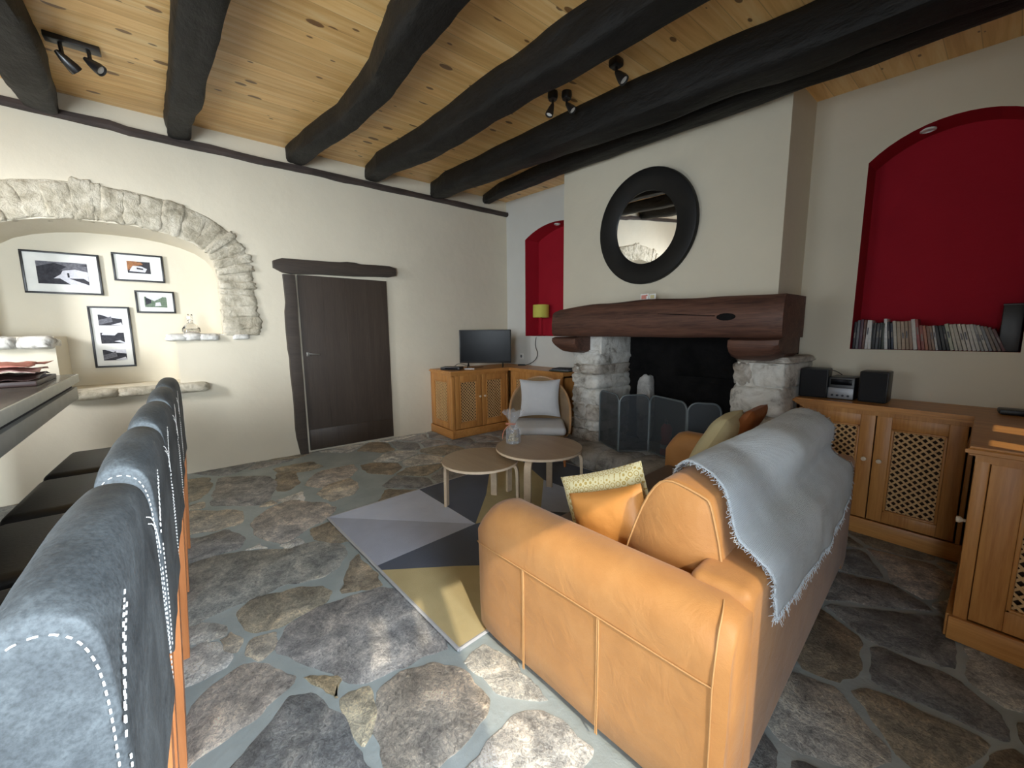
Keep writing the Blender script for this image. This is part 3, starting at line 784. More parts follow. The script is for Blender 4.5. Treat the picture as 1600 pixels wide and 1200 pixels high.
# mortar bed filling the joints
bed = []
for k in range(61):
    p, t, T = poly_at(inner, min(0.999, k / 60)); pa, _, _ = poly_at(inner, max(0, k / 60 - .03)); pb, _, _ = poly_at(inner, min(.999, k / 60 + .03))
    tx, ty = pb[0] - pa[0], pb[1] - pa[1]; q = math.hypot(tx, ty); nr = (-ty / q, tx / q)
    wv = 0.012 * noise.noise(Vector((k * .5, 3, 0)))
    bed.append([g.bm.verts.new((X_, p[0] + nr[0] * o_, p[1] + nr[1] * o_)) for X_, o_ in ((XL - .005, 0.012), (XL + .016, 0.02), (XL + .018, 0.285 + wv), (XL - .005, 0.31 + wv))])
for A_, B_ in zip(bed, bed[1:]):
    for j in range(3): g.bm.faces.new((A_[j], A_[j + 1], B_[j + 1], B_[j]))
struct(g.done('trim_2', M['archstone'], angle=70), 'arch of rough pale stones around the wall niche')
g = G()
for k, (y, wd, z, h) in enumerate([(-0.19, 0.17, 1.380, 0.075), (-0.065, 0.17, 1.385, 0.08), (0.06, 0.17, 1.380, 0.078), (0.20, 0.19, 1.378, 0.07), (0.33, 0.15, 1.380, 0.06)]):
    g.rock((XL - 0.10 if k < 4 else XL - 0.04, y, z), (0.30 if k < 3 else 0.16, wd, h), k + 60, 0.14, 4)
struct(g.done('trim_3', M['whitestone'], angle=70), 'whitewashed stone ledge at the right of the niche')
g = G()
for k, (y, wd) in enumerate([(-1.10, 0.22), (-1.29, 0.2), (-1.47, 0.2)]):
    g.rock((XL - 0.08, y, 1.35), (0.34, wd, 0.11), k + 70, 0.12, 4)
struct(g.done('trim_4', M['whitestone'], angle=70), 'whitewashed stone ledge at the left of the niche')
g = G()
for k, (y, wd, h) in enumerate([(-0.84, 0.42, 0.09), (-0.46, 0.40, 0.085), (-0.13, 0.30, 0.095)]):
    g.rock((XL - 0.02, y, 0.885), (0.26, wd, h), k + 80, 0.10, 4)
struct(g.done('trim_5', M['archstone'], angle=70), 'rounded stone sill below the niche')

# ------------------------------------------------------------------ plank door
dr = bpy.data.objects.new('door_1', None); COL.objects.link(dr); struct(dr, 'low dark plank door with a heavy lintel'); dr.location = (XL, 0, 0)
g = G()
for k in range(4):
    y0 = 0.905 + k * 0.255
    g.box((0.012, y0 + 0.1275, 1.045), (0.03, 0.2548, 2.04), bev=0.0012, seg=1)
g.box((0.030, 1.41, 0.155), (0.012, 1.0, 0.24), bev=0.003)
g.done('door_leaf', M['door'], dr)
g = G()
rock_l = []
for k in range(21):
    z = k / 20 * 2.06
    yl = 0.760 + 0.012 * noise.noise(Vector((z * 2.5, 2, 0))) - (0.012 if 1.2 < z < 1.7 else 0); yr = 0.885 + 0.006 * noise.noise(Vector((z * 3, 9, 0)))
    if z < 0.25: yl += 0.035 * (1 - z / 0.25)
    rock_l.append([g.bm.verts.new(p) for p in ((-0.02, yl, z), (0.045, yl + 0.008, z), (0.055, (yl + yr) / 2, z), (0.05, yr - 0.005, z), (-0.02, yr, z))])
for a, b in zip(rock_l, rock_l[1:]):
    for j in range(4): g.bm.faces.new((a[j], a[j + 1], b[j + 1], b[j]))
g.bm.faces.new(rock_l[-1])
g.done('frame_post', M['lintel'], dr)
g = G()
P_ = []
for k in range(17):
    t = k / 16; y = 0.675 + t * 1.365
    zt = 2.222 + 0.028 * t + 0.006 * noise.noise(Vector((y * 4, 0, 1))) + (0.012 if 1.38 < y < 1.55 else 0); zb = 2.062 + 0.055 * t + 0.008 * noise.noise(Vector((y * 3, 7, 1)))
    if k == 0: zt -= .03; zb += .06
    if k == 1: zb += .012
    if k == 16: zt -= .02; zb += .02
    P_.append([g.bm.verts.new(p) for p in ((-0.02, y, zb), (0.07, y, zb), (0.085, y, (zb + zt) / 2), (0.075, y, zt), (-0.02, y, zt))])
for a, b in zip(P_, P_[1:]):
    for j in range(4): g.bm.faces.new((a[j], a[j + 1], b[j + 1], b[j]))
g.bm.faces.new(P_[0]); g.bm.faces.new(P_[-1])
g.done('lintel', M['lintel'], dr)
g = G()
g.box((0.034, 0.955, 1.17), (0.012, 0.035, 0.05), bev=0.003); g.tube([(0.03, 0.955, 1.175), (0.075, 0.955, 1.175), (0.078, 0.99, 1.172), (0.075, 1.07, 1.165)], 0.008, 8)
lt = g.done('door_latch', M['brass'], dr); lt['label'] = 'worn pale iron latch'

# ------------------------------------------------------------------ fireplace
fp = thing('stone_fireplace', 'stone fireplace with a heavy dark oak mantel beam under the round mirror', 'fireplace', (-2.23, 3.3, 0))
def jamb(xl, xr, seed, yf=0.0, dark=0.5):
    g = G(); z = 0.18; k = 0
    rr = random.Random(seed)
    g.box(((xl + xr) / 2, 0.315 + yf, 0.68), (xr - xl - 0.03, 0.585, 1.04), bev=0.01)
    while z < 1.17:
        h = min(rr.uniform(0.10, 0.23), 1.20 - z)
        if rr.random() < 0.5:
            m = xl + (xr - xl) * rr.uniform(0.35, 0.65); segs = [(xl, m), (m, xr)]
        else: segs = [(xl, xr)]
        for a, b in segs:
            o = rr.uniform(-0.02, 0.02); g.mi = 1 if rr.random() < dark else 0
            g.rock(((a + b) / 2 + rr.uniform(-.008, .008), 0.30 + yf + o, z + h / 2), (b - a + 0.02, 0.62, h * 1.06), seed * 10 + k, 0.10, 9, k=9.0); k += 1
        z += h
    return g
jamb(-0.87, -0.50, 3, 0.0, 0.7).done('stone_jamb', [M['whitestone'], M['jambstone']], fp, angle=70)
jamb(0.88, 1.235, 5, -0.02, 0.35).done('stone_jamb', [M['whitestone'], M['jambstone']], fp, angle=70)
g = G()   # whitewashed strip behind the left jamb top
g.box((-0.665, 0.305, 1.26), (0.36, 0.52, 0.2), bev=0.01)
g.done('jamb_cap', M['whitestone'], fp)
g = G()
xs = [-0.95, -0.62, -0.25, 0.08, 0.42, 0.75, 1.05]
for k in range(6):
    a, b = xs[k], xs[k + 1]
    g.rock(((a + b) / 2, -0.10 + 0.02 * (k % 2), 0.09), (b - a + 0.03, 0.46, 0.22), 130 + k, 0.09, 5)
    g.rock(((a + b) / 2, 0.32, 0.10), (b - a + 0.03, 0.50, 0.20), 140 + k, 0.06, 4)
g.done('hearth', M['hearthstone'], fp, angle=70)
g = G()
g.box((0.18, 0.585, 0.85), (1.9, 0.02, 1.5)); g.box((-0.60, 0.32, 0.9), (0.02, 0.5, 1.3)); g.box((0.96, 0.32, 0.9), (0.02, 0.5, 1.3)); g.box((0.18, 0.36, 1.49), (1.5, 0.46, 0.02))
g.done('firebox_lining', M['soot'], fp, smooth=False)
g = G()
# mantel beam
V = []
for k in range(25):
    t = k / 24; x = -1.00 + t * 2.245
    zt = 1.640 + 0.010 * noise.noise(Vector((x * 2.5, 0, 0))) - 0.0 * t + (0.035 * min(1, max(0, (x + 0.9) / 0.5)) if x < -0.4 else 0.035) - 0.03 * max(0, (x - 0.2)) / 1.0
    zt += -0.02 if k == 0 else 0
    zb = 1.352 + 0.006 * noise.noise(Vector((x * 3, 4, 0))) - 0.01 * t
    yf = -0.20 + 0.012 * noise.noise(Vector((x * 2, 8, 0)))
    if k in (0, 24): yf += 0.012
    V.append([g.bm.verts.new(p) for p in ((x, 0.25, zb), (x, yf + 0.03, zb), (x, yf, zb + 0.03), (x, yf - 0.006, (zt + zb) / 2), (x, yf + 0.008, zt - 0.025), (x, yf + 0.035, zt), (x, 0.25, zt))])
for a, b in zip(V, V[1:]):
    for j in range(7): g.bm.faces.new((a[j], a[(j + 1) % 7], b[(j + 1) % 7], b[j]))
g.bm.faces.new(V[0]); g.bm.faces.new(V[-1])
mb = g.done('mantel_beam', M['mantel'], fp, angle=50)
g = G()
g.tube([(0.32, -0.208, 1.545), (0.6, -0.212, 1.525), (0.8, -0.210, 1.51)], [0.002, 0.004, 0.003], 6)
g.lathe([(0.0, 0.0), (0.045, 0.004), (0.05, 0.012)], n=14, mat4=Matrix.Translation((0.88, -0.196, 1.50)) @ Matrix.Rotation(pi / 2, 4, 'X') @ Matrix.Diagonal((1.4, 0.55, 1, 1)))
ck = g.done('split_and_knot', M['soot'], mb); ck['label'] = 'black drying crack ending in a knot hole'
def corbel(x0, x1, flip):
    g = G()
    prof = [(0.22, 0.0), (-0.15, 0.0), (-0.205, -0.02), (-0.21, -0.07), (-0.18, -0.12), (-0.12, -0.16), (-0.02, -0.175), (0.22, -0.18)]
    n = 8; rings = []
    for i in range(n + 1):
        x = x0 + (x1 - x0) * i / n
        e = 1.0 - (0.10 if i in (0, n) else 0)
        # rounded outer end
        t = (x1 - x) / (x1 - x0) if flip > 0 else (x - x0) / (x1 - x0)
        ee = e * (0.72 + 0.28 * min(1, t / 0.3)) if t < 0.3 else e
        rings.append([g.bm.verts.new((x, 0.02 + (p[0] - 0.02) * (0.96 if i in (0, n) else 1) , 1.345 + p[1] * ee)) for p in prof])
    for a, b in zip(rings, rings[1:]):
        for j in range(len(prof) - 1): g.bm.faces.new((a[j], a[j + 1], b[j + 1], b[j]))
    g.bm.faces.new(rings[0]); g.bm.faces.new(rings[-1])
    return g.done('corbel', M['mantel'], fp, angle=45)
corbel(-0.99, -0.64, -1); corbel(0.90, 1.235, 1)

g = G()
g.box((0, 0, 0.38), (0.66, 0.03, 0.74), bev=0.012); g.box((0, -0.012, 0.39), (0.56, 0.02, 0.6), bev=0.008)
o = g.done('fireback', M['soot'], xf=Matrix.Translation((-1.78, 3.845, 0.2))); tag(o, 'square black iron plate at the back of the hearth', 'fireback')
g = G(); g.rock((0, 0, 0.36), (0.16, 0.14, 0.72), 155, 0.12, 5)
o = g.done('upright_stone', M['hearthstone'], xf=Matrix.Translation((-2.45, 3.79, 0.2))); tag(o, 'pale upright stone leaning in the hearth left of the iron plate', 'stone')

# folding fire screen
fs = thing('fire_screen', 'folding black wire fire screen of rounded panels on the hearth', 'fire screen', (-2.1, 3.3, 0.205))
hinge = [(-0.61, 0.03), (-0.24, -0.13), (-0.06, 0.12), (0.40, -0.03), (0.62, 0.13)]
for k in range(4):
    a, b = Vector((*hinge[k], 0)), Vector((*hinge[k + 1], 0)); d = b - a; wd = d.length - 0.012
    ang = math.atan2(d.y, d.x); mat = Matrix.Translation(a + d.normalized() * 0.006) @ Matrix.Rotation(ang, 4, 'Z')
    H_ = 0.565; rc = 0.075
    loop = [(0.0, 0.0), (wd, 0.0), (wd, H_ - rc)] + [(wd - rc + rc * cos(t), H_ - rc + rc * sin(t)) for t in [pi / 2 * i / 6 for i in range(1, 7)]] + [(rc + rc * cos(t), H_ - rc + rc * sin(t)) for t in [pi / 2 + pi / 2 * i / 6 for i in range(0, 7)]]
    g = G(); lp = [(p[0], 0, p[1] + 0.008) for p in loop]; g.tube(lp + [lp[0]], 0.0085, 8, cap=False)
    fr = g.done('panel_frame', M['steel'], fs, xf=mat)
    g = G(); g._add([(p[0], 0.0, p[1] + 0.008) for p in loop], [tuple(range(len(loop)))])
    g.done('wire_mesh', M['wire'], fr, smooth=False)
lt = thing('red_canister', 'small red canister standing in the hearth behind the fire screen', 'canister', (-2.015, 3.49, 0.2))
g = G(); g.lathe([(0.0, 0.0), (0.055, 0.0), (0.055, 0.02), (0.05, 0.03), (0.05, 0.13), (0.04, 0.15), (0.04, 0.165), (0.052, 0.18), (0.052, 0.26), (0.03, 0.30), (0.0, 0.30)], n=20); g.done('body', M['red_tin'], lt)
g = G(); g.lathe([(0.0, 0.30), (0.014, 0.30), (0.012, 0.325), (0.02, 0.34), (0.0, 0.355)], n=12); g.done('cap', M['chrome'], lt)
g = G(); g.lathe([(0.0505, 0.06), (0.0515, 0.062), (0.0515, 0.098), (0.0505, 0.10)], n=20); g.done('label_band', M['white'], lt)

# mirror
mr = thing('round_mirror', 'round mirror in a wide black frame on the chimney breast', 'mirror', (-2.245, 3.372, 2.36)); mr.rotation_euler = (radians(3.5), 0, 0)
g = G(); g.lathe([(0.322, 0.0), (0.322, 0.020), (0.335, 0.026), (0.42, 0.040), (0.495, 0.044), (0.507, 0.040), (0.512, 0.030), (0.512, 0.0)], n=64, axis='y'); g.done('mirror_frame', M['mirror_frame'], mr)
g = G(); g.lathe([(0.0, 0.010), (0.335, 0.010)], n=64, axis='y', cap=False); g.done('mirror_glass', M['mirror'], mr, smooth=False)
# little cards on the mantel
g = G(); g.box((0, 0, 0.03), (0.075, 0.006, 0.06), bev=0.001); g.mi = 1; g.box((-0.005, -0.004, 0.03), (0.045, 0.003, 0.035)); g.box((0.02, -0.004, 0.045), (0.015, 0.003, 0.012))
o = g.done('postcard', [M['paper'], M['pink']], xf=Matrix.Translation((-2.11, 3.19, 1.675)) @ Matrix.Rotation(0.2, 4, 'Z')); tag(o, 'tiny card with a red picture on the mantel, under the mirror', 'card')
g = G(); g.box((0, 0, 0.027), (0.06, 0.006, 0.054), bev=0.001); g.mi = 1; g.box((0, -0.004, 0.027), (0.036, 0.002, 0.03))
o = g.done('postcard', [M['paper'], M['cream_pillow']], xf=Matrix.Translation((-2.03, 3.19, 1.675)) @ Matrix.Rotation(0.15, 4, 'Z')); tag(o, 'tiny pale card on the mantel, right of the red one', 'card')

# ------------------------------------------------------------------ lattice cabinets
def lattice_panel(g, x0, x1, z0, z1, y, pitch=0.030, wd=0.011):
    """two layers of diagonal slats clipped to the rectangle, in the plane y"""
    for lay, sg in ((0, 1), (1, -1)):
        rng = (x1 - x0) + (z1 - z0); k = -int((z1 - z0) / (pitch * 1.414)) - 2
        while True:
            c = x0 + k * pitch * 1.414; k += 1
            if c > x1 + (z1 - z0): break
            # line: x = c + sg*(z - zm)
            pts_ = []
            if sg > 0: f = lambda z: c + (z - z0)
            else: f = lambda z: c + (z1 - z)
            za, zb = z0, z1
            # clip in x
            if sg > 0: za = max(z0, z0 + x0 - c); zb = min(z1, z0 + x1 - c)
            else: zb = min(z1, z1 - (x0 - c)); za = max(z0, z1 - (x1 - c))
            if zb - za < 0.008: continue
            p, q = Vector((f(za), y, za)), Vector((f(zb), y, zb))
            d = (q - p).normalized(); nn = Vector((-d.z, 0, d.x)) * wd / 2; t = Vector((0, 0.004, 0)); o = Vector((0, -0.004 * lay, 0))
            A = [p - nn + o, q - nn + o, q + nn + o, p + nn + o]
            g._add(A + [a + t for a in A], [(0, 1, 2, 3), (0, 4, 5, 1), (1, 5, 6, 2), (2, 6, 7, 3), (3, 7, 4, 0)])

def lattice_door(parent, x0, x1, z0, z1, y, xf, knob_side=0, name='door', fw=0.075):
    """framed lattice door in the plane y, local x/z; xf maps to the unit frame"""
    g = G()
    t = 0.022
    g.box(((x0 + fw / 2 + x0) / 2 + fw / 4, y, (z0 + z1) / 2), (fw, t, z1 - z0), bev=0.003)
    g.box((x1 - fw / 2, y, (z0 + z1) / 2), (fw, t, z1 - z0), bev=0.003)
    g.box(((x0 + x1) / 2, y, z0 + fw / 2), (x1 - x0 - 2 * fw, t, fw), bev=0.003)
    g.box(((x0 + x1) / 2, y, z1 - fw / 2), (x1 - x0 - 2 * fw, t, fw), bev=0.003)
    # inner moulding
    a0, a1, b0, b1 = x0 + fw, x1 - fw, z0 + fw, z1 - fw; mw = 0.014
    for c, d in (((a0 + mw / 2, y - 0.004, (b0 + b1) / 2), (mw, t, b1 - b0)), ((a1 - mw / 2, y - 0.004, (b0 + b1) / 2), (mw, t, b1 - b0)), (((a0 + a1) / 2, y - 0.004, b0 + mw / 2), (a1 - a0, t, mw)), (((a0 + a1) / 2, y - 0.004, b1 - mw / 2), (a1 - a0, t, mw))):
        g.box(c, d, bev=0.004)
    d = g.done(name, M['pine_z'], parent, xf=xf)
    g = G(); lattice_panel(g, a0, a1, b0, b1, y + 0.004)
    lo = g.done('lattice', M['lattice'], d, smooth=False); lo['label'] = 'paler diagonal lattice'
    if knob_side:
        kx = x0 + 0.035 if knob_side < 0 else x1 - 0.035
        g = G(); g.lathe([(0.008, 0.0), (0.007, 0.012), (0.015, 0.022), (0.014, 0.032), (0.0, 0.036)], n=14, axis='y', c=(kx, y - t / 2, (z0 + z1) / 2 + 0.06)); g.done('knob', M['birch_edge'], d)
    return d

TZ = 0.90
def Rz(a): return Matrix.Rotation(a, 4, 'Z')
# left, along the side wall: local frame origin at wall corner
A = thing('lattice_cabinet', 'pine lattice cabinet along the left wall under the television', 'cabinet', (-4.77, 2.98, 0), 0.0, 'pine lattice cabinets')
g = G()
xw0, xw1, yw0, yw1 = -0.305, 0.29, -0.47, 0.47     # local box
for c, d in ((((xw0 + xw1) / 2, (yw0 + yw1) / 2, 0.05), (xw1 - xw0, yw1 - yw0, 0.10)), ((xw0 + 0.01, 0, 0.45), (0.02, yw1 - yw0, 0.8)), (((xw0 + xw1) / 2, yw1 - 0.01, 0.45), (xw1 - xw0, 0.02, 0.8)), (((xw0 + xw1) / 2, 0, 0.845), (xw1 - xw0, yw1 - yw0, 0.03))):
    g.box(c, d)
g.mi = 1
g.box(((xw0 + xw1) / 2 - 0.02, yw0 + 0.06, 0.47), (0.50, 0.01, 0.72)); g.box((xw1 - 0.05, 0, 0.47), (0.01, 0.84, 0.72))
g.done('carcass', [M['pine_z'], M['inside']], A, smooth=False)
for yy in (yw0 + 0.022, yw1 - 0.022):
    g = G(); g.box((xw1 - 0.022, yy, 0.46), (0.044, 0.044, 0.76), bev=0.004); g.done('corner_post', M['pine_z'], A)
g = G(); g.box((0, yw0 - 0.006, 0.055), (0.63, 0.02, 0.11), bev=0.004); g.box((xw1 + 0.006, 0, 0.055), (0.02, 0.94, 0.11), bev=0.004); g.done('plinth', M['pine_x'], A)
lattice_door(A, xw0 + 0.02, xw1 - 0.046, 0.115, 0.83, yw0 + 0.012, Matrix.Identity(4), 0, 'end_panel')
XF = Matrix.Translation((xw1 - 0.012, 0, 0)) @ Rz(pi / 2)
lattice_door(A, yw0 + 0.05, -0.005, 0.115, 0.83, 0.0, XF, 1); lattice_door(A, 0.005, yw1 - 0.05, 0.115, 0.83, 0.0, XF, -1)
# left, along the back wall
B = thing('lattice_cabinet', 'pine lattice cabinet on the back wall behind the wicker chair', 'cabinet', (-3.93, 3.68, 0), 0.0, 'pine lattice cabinets')
def straight_unit(root, w_, d_, doors):
    g = G()
    for c, d in (((0, 0, 0.05), (w_, d_, 0.10)), ((-w_ / 2 + 0.01, 0, 0.45), (0.02, d_, 0.8)), ((w_ / 2 - 0.01, 0, 0.45), (0.02, d_, 0.8)), ((0, 0, 0.845), (w_, d_, 0.03)), ((0, d_ / 2 - 0.01, 0.45), (w_, 0.02, 0.8))):
        g.box(c, d)
    g.mi = 1; g.box((0, -d_ / 2 + 0.06, 0.47), (w_ - 0.05, 0.01, 0.72))
    g.done('carcass', [M['pine_z'], M['inside']], root, smooth=False)
    g = G(); g.box((0, -d_ / 2 - 0.006, 0.055), (w_, 0.02, 0.11), bev=0.004); g.done('plinth', M['pine_x'], root)
    for x in (-w_ / 2 + 0.02, w_ / 2 - 0.02):
        g = G(); g.box((x, -d_ / 2 + 0.012, 0.46), (0.04, 0.024, 0.76), bev=0.003); g.done('side_stile', M['pine_z'], root)
    x0 = -w_ / 2 + 0.045; dw = (w_ - 0.09) / doors
    for k in range(doors):
        lattice_door(root, x0 + k * dw + 0.003, x0 + (k + 1) * dw - 0.003, 0.115, 0.83, -d_ / 2 + 0.010, Matrix.Identity(4), 1 if k % 2 == 0 else -1)
straight_unit(B, 1.09, 0.42, 2)
# right, along the back wall
Cc = thing('lattice_cabinet', 'pine lattice cabinet on the back wall under the red book niche', 'cabinet', (-0.515, 3.68, 0), 0.0, 'pine lattice cabinets')
straight_unit(Cc, 0.90, 0.42, 2)
# right corner unit
D = thing('lattice_cabinet', 'pine lattice cabinet at the right edge, turning the corner beside the sofa', 'cabinet', (0.275, 3.22, 0), 0.0, 'pine lattice cabinets')
g = G()
w_, d_ = 0.66, 1.30
for c, d in (((0, 0, 0.05), (w_, d_, 0.10)), ((0, 0, 0.845), (w_, d_, 0.03)), ((w_ / 2 - 0.01, 0, 0.45), (0.02, d_, 0.8)), ((0, d_ / 2 - 0.01, 0.45), (w_, 0.02, 0.8))): g.box(c, d)
g.mi = 1; g.box((0.02, -d_ / 2 + 0.06, 0.47), (w_ - 0.06, 0.01, 0.72)); g.box((-w_ / 2 + 0.05, -0.3, 0.47), (0.01, 0.6, 0.72))
g.done('carcass', [M['pine_z'], M['inside']], D, smooth=False)
g = G(); g.box((-w_ / 2 + 0.022, -d_ / 2 + 0.022, 0.46), (0.044, 0.044, 0.76), bev=0.006); g.done('corner_post', M['pine_z'], D)
g = G(); g.box((0, -d_ / 2 - 0.008, 0.055), (w_ + 0.02, 0.024, 0.11), bev=0.005); g.box((-w_ / 2 - 0.008, -0.24, 0.055), (0.024, 0.82, 0.11), bev=0.005); g.done('plinth', M['pine_x'], D)
lattice_door(D, -w_ / 2 + 0.046, w_ / 2 - 0.02, 0.115, 0.83, -d_ / 2 + 0.012, Matrix.Identity(4), 0, 'end_panel', 0.095)
XF = Matrix.Translation((-w_ / 2 + 0.012, 0, 0)) @ Rz(-pi / 2)
lattice_door(D, -0.15, d_ / 2 - 0.05, 0.115, 0.83, 0.0, XF, 1)

def worktop(poly, label, mats):
    g = G()
    t = bmesh.new(); a = [t.verts.new((p[0], p[1], 0.86)) for p in poly]; b = [t.verts.new((p[0], p[1], TZ)) for p in poly]
    n = len(poly); t.faces.new(a[::-1]); t.faces.new(b)
    for i in range(n): t.faces.new((a[i], a[(i + 1) % n], b[(i + 1) % n], b[i]))
    bmesh.ops.bevel(t, geom=[e for e in t.edges if abs(e.verts[0].co.z - e.verts[1].co.z) < 1e-6], offset=0.012, segments=3, affect='EDGES')
    g.merge(t)
    o = g.done('worktop', mats); tag(o, label, 'worktop')
worktop([(-5.075, 2.485), (-4.455, 2.485), (-4.455, 3.44), (-3.37, 3.44), (-3.37, 3.895), (-5.075, 3.895)], 'L-shaped pine top carrying the television in the left corner', M['pine_y'])
worktop([(-0.985, 3.44), (-0.085, 3.44), (-0.085, 2.535), (0.635, 2.535), (0.635, 3.895), (-0.985, 3.895)], 'L-shaped pine top carrying the small stereo on the right', M['pine_x'])

# ------------------------------------------------------------------ television corner
tv = thing('television', 'black flat television on the corner cabinet', 'television', (-4.70, 3.20, TZ), radians(50))
g = G(); g.box((0, 0, 0.303), (0.745, 0.035, 0.475), bev=0.006); g.box((0, 0.03, 0.27), (0.45, 0.04, 0.25), bev=0.01); g.done('casing', M['black'], tv)
g = G(); g.box((0, -0.0185, 0.311), (0.715, 0.002, 0.44)); g.done('screen', M['gloss_black'], tv, smooth=False)
for sx in (-1, 1):
    g = G(); g.tube([(sx * 0.25, -0.085, 0.006), (sx * 0.25, -0.02, 0.05), (sx * 0.25, 0.0, 0.07), (sx * 0.25, 0.03, 0.05), (sx * 0.25, 0.09, 0.006)], 0.008, 8); g.done('foot', M['black'], tv)
sb = thing('set_top_box', 'flat black box on the cabinet, left of the television', 'set-top box', (-4.72, 2.66, TZ), radians(40))
g = G(); g.box((0, 0, 0.022), (0.27, 0.17, 0.036), bev=0.004); g.done('casing', M['black'], sb)
g = G(); g.box((0.02, -0.0865, 0.022), (0.18, 0.002, 0.02)); g.done('front_panel', M['gloss_black'], sb, smooth=False)
for sx in (-0.1, 0.1):
    for sy in (-0.06, 0.06): g = G(); g.box((sx, sy, 0.002), (0.02, 0.02, 0.004)); g.done('foot', M['black'], sb)
g = G(); g.box((0, 0, 0.008), (0.14, 0.04, 0.014), bev=0.004); g.mi = 1
for k in range(5): g.box((-0.05 + k * 0.024, 0, 0.016), (0.012, 0.02, 0.003), bev=0.001)
o = g.done('remote_control', [M['white'], M['black']], xf=Matrix.Translation((-4.60, 2.86, TZ)) @ Rz(0.9)); tag(o, 'small white remote control in front of the set-top box', 'remote control')
g = G(); g.tube(smooth_path([(-4.75, 2.72, TZ + 0.045), (-4.78, 2.80, TZ + 0.08), (-4.74, 2.95, TZ + 0.03), (-4.72, 3.05, TZ + 0.006), (-4.76, 3.2, TZ + 0.006)], 3), 0.004, 6); o = g.done('cable', M['black']); tag(o, 'black lead looping from the set-top box to the television', 'cable')
g = G(); g.box((0, 0, 0.05), (0.085, 0.012, 0.085), bev=0.006); g.mi = 1; g.lathe([(0.022, 0.006), (0.022, 0.010), (0.016, 0.012), (0.0, 0.012)], c=(0, 0, 0.05), n=16, axis='y')
o = g.done('wall_socket', [M['white'], M['steel']], xf=Matrix.Translation((-4.72, 3.893, 0.98))); tag(o, 'white wall socket right behind the television', 'socket')
mg = thing('magazine_pile', 'pile of dark green magazines on the pine top by the fireplace', 'magazines', (-3.55, 3.62, TZ), 0.15)
for k in range(3):
    g = G(); g.box((0.01 * k, -0.006 * k, 0.008 + 0.013 * k), (0.30 - 0.03 * k, 0.21, 0.012), rz=0.08 * k, bev=0.002); g.done('magazine', [simple('dark_green_cover', (0.03, 0.05, 0.035), 0.35), M['p_mid'], M['p_dark']][k], mg)
# niche lamp
lp = thing('niche_lamp', 'lamp with a lime yellow drum shade in the left red niche', 'lamp', (-4.42, 4.03, 1.342))
g = G(); g.lathe([(0.120, 0.275), (0.122, 0.277), (0.122, 0.458), (0.120, 0.46), (0.118, 0.458), (0.118, 0.277), (0.120, 0.275)], n=32, cap=False); g.done('lamp_shade', M['lamp_yellow'], lp)
g = G(); g.lathe([(0.0, 0.0), (0.06, 0.0), (0.06, 0.010), (0.012, 0.018), (0.008, 0.03), (0.008, 0.40), (0.0, 0.40)], n=16); g.done('stem', M['red'], lp); 
g = G(); g.lathe([(0.0, 0.33), (0.02, 0.34), (0.028, 0.37), (0.02, 0.40), (0.0, 0.41)], n=14); g.done('bulb', M['white'], lp)
g = G(); g.tube(smooth_path([(-4.38, 3.96, 1.348), (-4.38, 3.895, 1.340), (-4.40, 3.885, 1.20), (-4.33, 3.885, 1.10), (-4.36, 3.88, 1.0), (-4.45, 3.84, TZ + 0.03), (-4.52, 3.78, TZ + 0.007)], 3), 0.005, 6)
o = g.done('lamp_cord', M['black']); tag(o, 'dark cord hanging from the left niche down to the pine top', 'cord')
g = G(); g.box((0, 0, 0.012), (0.11, 0.035, 0.022), bev=0.006); o = g.done('cord_plug', M['black'], xf=Matrix.Translation((-4.56, 3.76, TZ)) @ Rz(0.5)); tag(o, 'black plug at the end of the niche lamp cord', 'plug')

# niche downlights
for (x, z, y, lab) in ((-4.06, 2.883, YB + 0.10, 'small round downlight in the top of the left red niche'), (-0.50, 2.737, YB + 0.09, 'small round downlight in the top of the right red niche')):
    d = thing('downlight', lab, 'downlight', (x, y, z))
    g = G(); g.lathe([(0.026, 0.0), (0.042, -0.002), (0.042, -0.010), (0.030, -0.014), (0.026, -0.006)], n=24); g.done('rim', M['white'], d)
    g = G(); g.lathe([(0.0, -0.004), (0.028, -0.006)], n=24, cap=False); g.done('lens', M['paper'], d)

